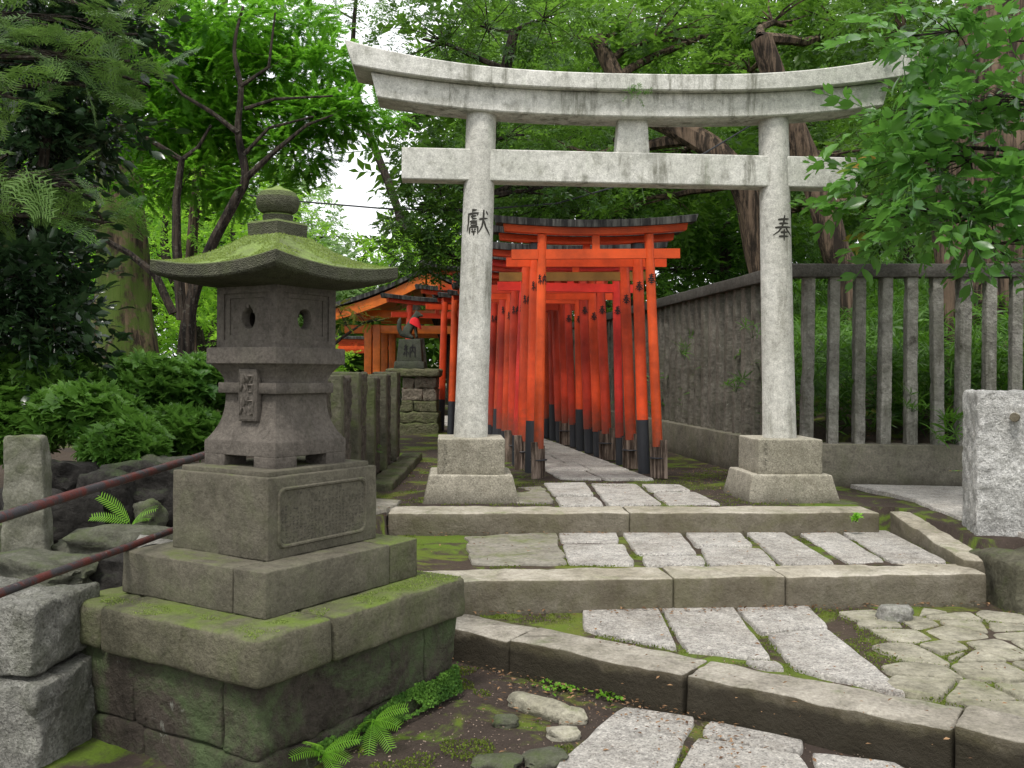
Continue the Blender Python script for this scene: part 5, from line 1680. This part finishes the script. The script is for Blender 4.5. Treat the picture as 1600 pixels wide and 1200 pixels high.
sgn = tag(mb.build('tree_sign', flat('sign_white', (.7, .7, .62), .5)), 'small white notice fixed to the huge trunk', 'sign')
mb = MB()
for k in range(7):
    mb.box((q.x - .035, q.y - .0085, q.z + .055 - k * .02), (q.x + (.03 if k % 2 else .02), q.y - .0075, q.z + .059 - k * .02))
o = mb.build('lettering', M['ink'], sgn)

# near glossy branches reaching in from the right
cr = Crown()
GLOSS = [(1370, 260, 6.6, 45, 26), (1430, 230, 6.5, 60, 44), (1500, 250, 6.4, 65, 46), (1570, 300, 6.3, 60, 44), (1400, 330, 6.5, 45, 28), (1470, 330, 6.4, 60, 40), (1540, 380, 6.3, 60, 36),
         (1450, 150, 6.6, 60, 40), (1530, 150, 6.5, 70, 50), (1400, 60, 6.8, 60, 40), (1480, 50, 6.7, 70, 46), (1570, 60, 6.5, 70, 46), (1390, 180, 6.7, 35, 18), (1600, 200, 6.3, 70, 46), 
         (1345, 345, 6.6, 25, 10), (1600, 400, 6.2, 50, 24), (1350, 200, 6.7, 22, 8), (1660, 120, 6.2, 90, 60), (1660, 320, 6.2, 80, 50)]
for a, b, D, r, n_ in GLOSS: CP(cr, a + 22, b, D, r, max(4, int(n_ * (.62 if a < 1480 else .24))), 'glossy', .42, .5, ry=r * .75, dd=1.3, shell=.2, tilt=.35)
tree('glossy_leaf_tree', 'tree with glossy green leaves hanging in front of the right end of the gate', [(4.7, 6.7, 0, .11), (4.65, 6.65, 1.4, .10), (4.45, 6.6, 2.6, .085), (4.1, 6.6, 3.6, .06), (3.6, 6.6, 4.2, .03)], cr, M['glossy'], M['bark_dark'], tw=.45)

# tree behind the left pillar
cr = Crown()
for a, b, r, n_ in ((660, 60, 80, 150), (750, 40, 80, 150), (850, 30, 70, 120), (660, 250, 45, 100), (660, 330, 50, 130), (655, 395, 42, 110), (690, 290, 50, 110), (800, 250, 55, 90), (860, 290, 50, 80), (700, 400, 30, 60), (655, 180, 24, 30), (820, 210, 60, 90), (740, 230, 50, 90), (930, 290, 50, 70), (720, 340, 45, 90)):
    CP(cr, a, b, 12.0, r, int(n_ * 1.25), 'simple', .26, .4, ry=r * .85)
tree('evergreen_tree', 'evergreen tree with small dark leaves hanging behind the left gate pillar', [(-.52, 12.1, 0, .13), (-.50, 12.1, 1.6, .11), (-.45, 12.05, 2.7, .1), (-.3, 12, 3.8, .09), (0, 12, 5.2, .06)], cr, M['evergreen'], M['bark_dark'])

# --- maple on the left
cr = Crown()
MAP = [(260, 60, 70, 150), (350, 40, 80, 170), (440, 50, 80, 170), (300, 130, 80, 170), (390, 120, 80, 180), (470, 120, 70, 150), (250, 200, 70, 140), (330, 200, 80, 160), (420, 190, 70, 150), (500, 180, 55, 110),
       (570, 195, 40, 34), (605, 180, 26, 16), (210, 110, 60, 120), (510, 90, 36, 40), (450, 240, 50, 80), (555, 165, 40, 30), (300, 270, 60, 90), (400, 300, 50, 70), (230, 290, 50, 70), (190, 200, 50, 90)]
for a, b, r, n_ in MAP: CP(cr, a, b, 9.9 + (a % 50) / 60, r * 1.05, int(n_ * 2.4), 'maple', .25, .52, ry=r * .5, dd=1.2, tilt=.28)
ex = [tpath([(285, 500, 18), (276, 380, 15), (276, 310, 13), (284, 250, 11), (240, 222, 8), (180, 190, 5)], 9.3), tpath([(284, 250, 8), (310, 230, 6), (330, 195, 4)], 9.3),
      tpath([(385, 278, 11), (430, 236, 8), (480, 195, 5), (520, 180, 3)], 9.2), tpath([(372, 208, 9), (330, 175, 7), (285, 148, 5), (255, 110, 3)], 9.2), tpath([(376, 135, 7), (420, 105, 5), (430, 20, 3)], 9.2),
      tpath([(383, 170, 7), (430, 155, 5), (520, 150, 3)], 9.2), tpath([(383, 240, 7), (420, 200, 5), (490, 182, 3)], 9.2), tpath([(270, 490, 14), (242, 428, 13), (200, 395, 10), (155, 370, 8), (120, 335, 6), (80, 300, 4)], 9.0)]
tree('maple_tree', 'green maple with forked dark stems spreading above the lantern', tpath([(290, 560, 26), (300, 470, 20), (330, 385, 17), (368, 312, 15), (384, 275, 13), (372, 205, 11), (376, 138, 9), (366, 75, 6), (380, 10, 4)], 9.3, z0=.05), cr, M['maple'], M['bark_dark'], extra=ex, limbs=True, tw=.28)

# --- big mossy trunk
cr = Crown()
for a, b, r, n_ in ((190, -60, 180, 260), (60, -40, 160, 220), (330, -60, 150, 200), (60, 120, 70, 90)):
    CP(cr, a, b, 13, r, n_, 'simple', .34, .45)
tree('mossy_tree', 'big mossy tree trunk behind the azaleas on the left', tpath([(198, 565, 104), (192, 470, 84), (188, 380, 76), (188, 260, 66), (190, 120, 60), (190, -80, 50)], 12.5, z0=0), cr, M['broad'], M['bark_moss'], trunk_n=28, wob=.08, flare=1.5)
cr = Crown()
for a, b, r, n_ in ((300, 330, 60, 70), (330, 260, 70, 80)): CP(cr, a, b, 16, r, n_, 'simple', .35, .6)
tree('background_tree', 'grey trunk seen right of the maple stems', tpath([(298, 560, 20), (297, 480, 19), (300, 380, 17), (310, 250, 13)], 16, z0=0), cr, M['lime'], M['bark'])

# --- conifer sprays, near upper left
cr = Crown()
CON = [(60, 20, 5.4, 60, 22), (150, 60, 5.4, 60, 22), (90, 90, 5.2, 60, 20), (200, 100, 5.4, 50, 16), (30, 150, 5.0, 50, 14), (130, 130, 5.2, 50, 16), (240, 130, 5.5, 40, 8), (20, 250, 4.8, 45, 14), (80, 270, 4.9, 45, 14), (150, 300, 5.0, 50, 16),
       (170, 340, 5.1, 30, 8), (60, 330, 4.9, 40, 9), (-30, 60, 5, 80, 24), (-20, 320, 4.8, 50, 12), (130, 10, 5.3, 60, 16), (215, 50, 5.5, 45, 12)]
for a, b, D, r, n_ in CON: CP(cr, a, b, D, r, int(n_ * .5), 'conifer', .23, .55, ry=r * .5, tilt=.3, shell=.1)
tree('conifer_tree', 'feathery conifer branches reaching in at the upper left', [(-4.1, 5.3, 0, .15), (-4.1, 5.3, 1.8, .13), (-4.0, 5.3, 3.0, .11), (-3.9, 5.3, 4.2, .08)], cr, M['conifer'], M['bark_dark'], tw=.3)
# --- dark camellia
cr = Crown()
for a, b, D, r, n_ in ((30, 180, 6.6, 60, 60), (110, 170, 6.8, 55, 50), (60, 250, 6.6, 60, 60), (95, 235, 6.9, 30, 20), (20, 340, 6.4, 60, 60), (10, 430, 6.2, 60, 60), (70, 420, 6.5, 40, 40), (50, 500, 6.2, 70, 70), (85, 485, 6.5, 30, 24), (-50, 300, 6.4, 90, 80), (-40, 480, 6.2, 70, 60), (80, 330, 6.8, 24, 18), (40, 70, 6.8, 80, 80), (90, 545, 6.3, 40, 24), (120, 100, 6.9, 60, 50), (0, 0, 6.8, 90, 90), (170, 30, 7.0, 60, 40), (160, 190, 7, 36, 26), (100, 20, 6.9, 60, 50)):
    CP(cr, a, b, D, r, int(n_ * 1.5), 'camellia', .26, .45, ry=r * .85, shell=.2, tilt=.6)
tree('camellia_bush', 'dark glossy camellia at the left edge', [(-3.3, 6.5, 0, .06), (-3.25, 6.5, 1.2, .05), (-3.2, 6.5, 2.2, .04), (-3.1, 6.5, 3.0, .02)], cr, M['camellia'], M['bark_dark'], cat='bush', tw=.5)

# --- azaleas
AZ = [([(60, 620, 6.3, 110, 70), (10, 680, 6.0, 80, 60)], 'azalea bush at the left edge behind the garden post', .55),
      ([(150, 660, 5.9, 90, 60), (200, 700, 5.7, 70, 40)], 'azalea bush in the middle, above the dark rocks', .5),
      ([(240, 610, 6.6, 90, 52), (310, 610, 6.8, 70, 50), (290, 680, 6.2, 70, 45)], 'azalea bush just left of the lantern shaft', .5)]
for i, (cl, lb, br) in enumerate(AZ):
    cr = Crown()
    for a, b, D, rx, rz_ in cl:
        CP(cr, a, b, D, rx, 560, 'azalea', .078, br, ry=rz_, shell=.6, updir=.0, tilt=.5, lo=-.6)
        CP(cr, a, b, D, rx * .8, 240, 'azalea', .075, br - .3, ry=rz_ * .8, shell=.3, tilt=.6)
    c = P(cl[0][0], cl[0][1], cl[0][2])
    tree('azalea_bush', lb, [(c.x, c.y, 0, .03), (c.x, c.y, .3, .025), (c.x + .03, c.y, .55, .015)], cr, M['azalea'], M['bark_dark'], 'azalea bushes', 'bush')
# low bright shrub behind the lantern and small momiji branch
cr = Crown()
for a, b, r in ((520, 590, 20), (524, 562, 14)): CP(cr, a, b, 17, r, 50, 'simple', .3, .7)
tree('small_shrub', 'bright green shrub visible just right of the lantern shaft', [(-3.1, 17, 0, .03), (-3.1, 17, .5, .02)], cr, M['lime'], M['bark_dark'], cat='bush')
cr = Crown()
for a, b, r, n_ in ((528, 482, 16, 18), (556, 488, 20, 24), (584, 500, 13, 12), (540, 503, 14, 12)): CP(cr, a, b, 11, r, n_, 'maple', .13, .5, ry=r * .5, tilt=.3)
b0 = P(512, 535, 11); b1 = P(560, 510, 11); b2 = P(600, 500, 11)
tree('little_maple', 'little yellow-green maple spreading in front of the pavilion post', [(b0.x - .3, 11, 0, .03), (b0.x - .1, 11, 1.0, .025), (b1.x, 11, b1.z, .012), (b2.x, 11, b2.z, .006)], cr, M['momiji'], M['bark_dark'])

# --- middle-distance trees
MID = [
 (8.5, 22, .0, [(380, 420, 80, 120), (420, 350, 70, 110), (350, 480, 60, 80), (300, 400, 70, 90)], 'lime', 'bright green tree behind the lantern roof', -7.0),
 (8.5, 19, .0, [(240, 400, 70, 90), (250, 480, 60, 80), (330, 540, 60, 70), (220, 320, 60, 70)], 'lime', 'sunlit green tree between the mossy trunk and the maple', -6.0),
 (8.5, 24, .0, [(60, 420, 110, 120), (120, 520, 90, 100), (90, 300, 110, 120), (30, 560, 100, 90)], 'maple', 'green tree behind the camellia on the left', -12.0),
 (8.5, 30, .0, [(500, 425, 55, 80), (540, 445, 40, 60), (450, 440, 60, 70), (470, 385, 32, 44)], 'hazy', 'pale hazy tree far behind the lantern finial', -6.5),
 (8.5, 26, .0, [(440, 350, 45, 60), (470, 320, 34, 44), (430, 300, 34, 44), (510, 370, 34, 40)], 'hazy', 'pale green tree against the white sky', -6.0),
 (8.5, 17, .0, [(850, 240, 80, 150), (950, 260, 90, 170), (880, 330, 80, 140), (1000, 340, 80, 140), (820, 320, 60, 100), (1050, 260, 80, 140)], 'evergreen', 'dark evergreen filling the gate opening', 1.6),
 (8.5, 19, .0, [(800, 120, 110, 180), (930, 120, 120, 180), (1060, 100, 130, 190), (900, 200, 100, 120)], 'broad', 'tall broadleaf tree above the gate lintel', 2.4),
 (8.5, 18, .0, [(1130, 300, 80, 140), (1220, 300, 80, 140), (1320, 320, 90, 150), (1180, 200, 90, 130), (1290, 200, 100, 140)], 'evergreen', 'dark tree deep behind the right gate pillar', 4.8),
 (8.5, 18.5, .0, [(1400, 180, 110, 160), (1500, 250, 100, 150), (1430, 340, 90, 130), (1600, 150, 110, 130), (1340, 100, 110, 150)], 'broad', 'leafy tree behind the glossy branches', 7.5),
 (8.5, 15, .0, [(1090, 360, 55, 90), (1130, 410, 50, 80), (1060, 420, 45, 70), (1240, 380, 50, 80), (1150, 350, 50, 70)], 'bamboo', 'bushy green tree above the receding fence', 3.4),
 (8.5, 21.5, .0, [(800, 560, 40, 40), (860, 560, 40, 40), (910, 520, 50, 50), (960, 480, 50, 50), (840, 480, 40, 40)], 'evergreen', 'dark bush added to block the sky at the far end of the torii tunnel', 1.2),  # added blocker for the bright sky gap seen through the tunnel
 (8.5, 21, .0, [(640, 420, 40, 50), (680, 400, 40, 50), (720, 440, 40, 50), (620, 385, 26, 30)], 'lime', 'light green tree behind the pavilion roof', -1.2),
 (8.5, 28, .0, [(515, 10, 34, 40), (600, -20, 50, 50)], 'broad', 'treetop crossing the sky beside the gate tip', -2.5),
]
for i, (_, D, _, cl, mt, lb, tx) in enumerate(MID):
    cr = Crown()
    for a, b, r, n_ in cl:
        CP(cr, a, b, D, r * 1.15, int(n_ * 1.9), 'simple', .42 * (D / 18) ** .5, .5, ry=r * .95)
    zt = max(c.z for c, _, _ in cr.pts)
    cxm = sum(c.x for c, _, _ in cr.pts) / len(cr.pts)
    g0 = gz(tx, D)
    tree('background_tree', lb, [(tx, D, g0 - .1, .16), (tx * .7 + cxm * .3, D, g0 + (zt - g0) * .4, .13), (cxm, D, g0 + (zt - g0) * .75, .09), (cxm, D, zt, .04)], cr, M[mt], M['bark_dark'], 'background trees')

# far woodland reading as one mass (kept low where the sky shows)
cr = Crown()
for i in range(130):
    a = -500 + i * 20; D = 32 + (i * 7 % 12)
    top = 450 if 420 < a < 650 else (20 if a < 380 else -80)
    if 380 <= a <= 420: top = 330
    if 640 <= a < 690: top = 360
    hgt = 590 - top
    cc_ = P(a, (590 + top) / 2, D)
    cr.clump(cc_, (1.6, 2.0, hgt * D / F / 2), 150 if hgt > 300 else 60, 'simple', 1.7, .45, shell=.05, tilt=.9)
tag(cr.build('far_woodland', M['woodland']), 'mass of woodland closing the view behind everything', 'woodland', kind='stuff')

# bamboo grass on the slope behind the fence
cr = Crown()
N = 9500
X = rng.uniform(1.0, 12, N); Y = 8.3 + 18 * rng.uniform(0, 1, N) ** 1.5
hh = hill(X, Y); kp = (hh > .34); X, Y, hh = X[kp], Y[kp], hh[kp]
# keep density highest close to the fence
kp = rng.random(len(X)) < np.clip(1.3 - (hh - .33) / 2.4, .45, 1); X, Y, hh = X[kp], Y[kp], hh[kp]
n0 = len(X)
for lv in range(3):
    z = hh + rng.uniform(.08, .30, n0) + lv * .24
    pos = np.stack([X + rng.normal(0, .06, n0), Y + rng.normal(0, .06, n0), z], 1)
    d = np.stack([rng.normal(0, .6, n0), rng.normal(-.1, .6, n0), rng.normal(.1, .3, n0)], 1)
    cr.sprays('sasa', pos, d, np.stack([rng.normal(0, .5, n0), rng.normal(-.3, .5, n0), np.ones(n0)], 1), rng.uniform(.11, .22, n0) * (1 + np.clip(Y - 11, 0, 12) * .12), np.clip(.32 + lv * .14 + rng.normal(0, .16, n0), 0, 1))
tag(cr.build('bamboo_grass', M['bamboo']), 'dense bamboo grass covering the slope behind the stone fence', 'bamboo grass', kind='stuff')

def small_plant(name, label, base, n_, tem, size, mat, spread=.08, h=.15, bright=.6, group=None, cat='plant', up=.4):
    cr = Crown(); base = Vector(base)
    pos = np.array([tuple(base)] * n_) + np.stack([rng.normal(0, spread, n_), rng.normal(0, spread * .7, n_), rng.uniform(0, h, n_)], 1)
    d = rng.normal(0, 1, (n_, 3)) * [1, .7, .3] + [0, -.4, up]
    cr.sprays(tem, pos, d, np.stack([rng.normal(0, .4, n_), rng.normal(-.4, .4, n_), np.ones(n_)], 1), size * rng.uniform(.7, 1.2, n_), np.clip(bright + rng.normal(0, .15, n_), 0, 1))
    if tem != 'fern':
        tv = []
        mb = MB()
        for p in pos[:12]: mb.tube([base + Vector((0, 0, -.02)), base.lerp(Vector(p), .5), Vector(p)], .002, 4)
        root = empty(name, base, label, cat, group)
        under(root, [cr.build('leaves', mat), mb.build('stem', M['bamboo'])])
        return root
    return tag(cr.build(name, mat), label, cat, group)

small_plant('bamboo_plant', 'bamboo grass spilling over the base wall beside the granite post', P(1492, 690, 8.0), 13, 'sasa', .17, M['bamboo'], .10, .2, .75)
small_plant('bamboo_plant', 'bamboo sprig poking between the slats behind the right pillar', P(1425, 640, 8.15), 6, 'sasa', .15, M['bamboo'], .06, .15, .7)
small_plant('bamboo_plant', 'bamboo sprig growing through the shaded fence, lower', P(1150, 610, 8.9), 6, 'sasa', .13, M['bamboo'], .04, .12, .6)
small_plant('bamboo_plant', 'bamboo sprig hanging high on the shaded fence', P(1175, 525, 8.7), 4, 'sasa', .13, M['bamboo'], .04, .1, .5)
small_plant('bamboo_plant', 'bamboo sprig in the middle of the shaded fence', P(1070, 560, 9.8), 6, 'sasa', .13, M['bamboo'], .04, .22, .5)
small_plant('leafy_sprig', 'little leafy shoot left of the granite post', P(1508, 738, 6.3), 9, 'simple', .11, M['glossy'], .02, .14, .6)
small_plant('weed', 'small weed growing on the front of the top step', P(1337, 812, 6.42), 9, 'azalea', .035, M['fern'], .012, .03, .3)
small_plant('weed', 'clover patch at the foot of the slanting step, left', G(880, 1078, ZD) + Vector((0, .05, 0)), 60, 'azalea', .014, M['fern'], .06, .012, .4)
small_plant('weed', 'clover patch at the foot of the slanting step, near the paving', G(955, 1095, ZD) + Vector((0, .05, 0)), 40, 'azalea', .014, M['fern'], .035, .02, .4)
small_plant('weed', 'tiny seedling at the foot of the rough fence posts', P(578, 712, 8.1), 12, 'simple', .10, M['azalea'], .03, .06, .6)

def fern(label, base, dirs, size, bright=.4):
    cr = Crown(); base = np.array(base)
    n_ = len(dirs); d = np.array(dirs, float)
    cr.sprays('fern', np.array([base] * n_), d, np.stack([np.zeros(n_) + rng.normal(0, .2, n_), np.full(n_, -.55), np.ones(n_)], 1), np.array(size if hasattr(size, '__len__') else [size] * n_), np.full(n_, bright))
    return tag(cr.build('fern', M['fern']), label, 'fern', 'ferns')
fern('bright fern growing between the dark rocks left of the inscribed block', P(205, 822, 4.55), [(-1, -.3, .35), (.9, -.3, .7), (-.7, -.3, .9), (.3, -.5, -.1), (-.9, -.4, -.25), (.6, -.3, .3)], [.19, .17, .21, .15, .13, .13], .5)
pf1 = c5 + lr * .56 - ll * .03; pf2 = c5 + lr * .28 - ll * .03
fern('fern rooted at the foot of the pedestal, higher of the two', (pf1.x, pf1.y, -.40), [(.9, -.8, .2), (.1, -1, .3), (1, -.1, .5), (-.4, -1, .1), (.7, -.9, -.5), (0, -.9, -.6)], .15, .25)
fern('fern rooted at the foot of the pedestal, lower and nearer', (pf2.x, pf2.y, -.43), [(.9, -.8, .2), (.1, -1, .35), (1, -.1, .5), (-.6, -.8, .3), (.7, -.9, -.3), (-.2, -.9, .7)], .15, .2)

# fallen leaves
def litter(pts, n_seed=0):
    pts = np.array(pts); n_ = len(pts)
    lv = np.array([(0, 0, 0), (.22, .45, .12), (0, 1, .05), (-.22, .45, .12), (0, .5, 0)]); lq = [(0, 1, 2, 4), (0, 4, 2, 3)]
    d = np.stack([rng.normal(0, 1, n_), rng.normal(0, 1, n_), rng.normal(0, .12, n_)], 1)
    V, Q = place(lv, lq, rot_from(d, np.stack([rng.normal(0, .3, n_), rng.normal(0, .3, n_), np.ones(n_)], 1)), pts, rng.uniform(.008, .030, n_))
    return V, Q, np.repeat(rng.uniform(0, 1, n_), 2)
L_ = []
for _ in range(130): a, b = random.uniform(-.6, 2.4), random.gauss(.03, .05); y = line_y(UK[0], UK[1], a) - abs(b); L_.append((a, y, ZB + .015))
for _ in range(220): a = random.uniform(-.2, 2.6); y = line_y(LK[0], LK[1], a) - abs(random.gauss(0, .06)); L_.append((a, y, ZC + .015))
for _ in range(420): a = random.uniform(-.6, .9); y = line_y(DK0, DKp, a) - abs(random.gauss(0, .25)) - .01; L_.append((a, y, ZD + .018))
for _ in range(260): L_.append((random.gauss(-.62, .16), random.gauss(8.9, .45), .022))
for _ in range(120): L_.append((random.gauss(-.9, .25), random.uniform(10, 13.6), .022))
for _ in range(70): L_.append((random.gauss(-.9, .05), random.gauss(6.35, .15), .02 + random.uniform(-.1, .03)))
for _ in range(120): L_.append((random.uniform(1.5, 2.1), random.uniform(7.8, 9.5), .022))
for _ in range(330): L_.append((random.uniform(.4, 4), random.uniform(3.0, 5.1), ZC + .02))
for _ in range(120): L_.append((random.uniform(-.4, 2.4), random.uniform(6.75, 8.2), .025))
for _ in range(90): L_.append((random.uniform(-.6, 2.4), random.uniform(5.3, 6.3), ZB + .016))
for _ in range(150): L_.append((random.uniform(-.1, 1.6), random.uniform(2.3, 4.0), ZD + .012))
V, Q, var = litter(L_)
tag(quad_mesh('fallen_leaves', V, Q, M['litter'], var), 'dry brown leaves scattered on the steps and soil', 'fallen leaves', kind='stuff')
L2 = [(x, 8.2 + .14 + random.uniform(0, .45), .40 + random.uniform(0, .03)) for x in np.linspace(2.6, 5.6, 420)]
V, Q, var = litter(L2)
V = V
tag(quad_mesh('leaf_drift', V, Q, M['litter'], var * .6), 'reddish brown leaf litter lying behind the fence base wall', 'fallen leaves', kind='stuff')

# ------------------------------------------------------------------ render settings
scene.render.engine = 'CYCLES'
scene.cycles.use_denoising = True
scene.cycles.max_bounces = 7
scene.cycles.diffuse_bounces = 4
scene.cycles.transmission_bounces = 4
scene.cycles.sample_clamp_indirect = 8
scene.view_settings.view_transform = 'Standard'
scene.view_settings.look = 'None'
scene.view_settings.exposure = 0
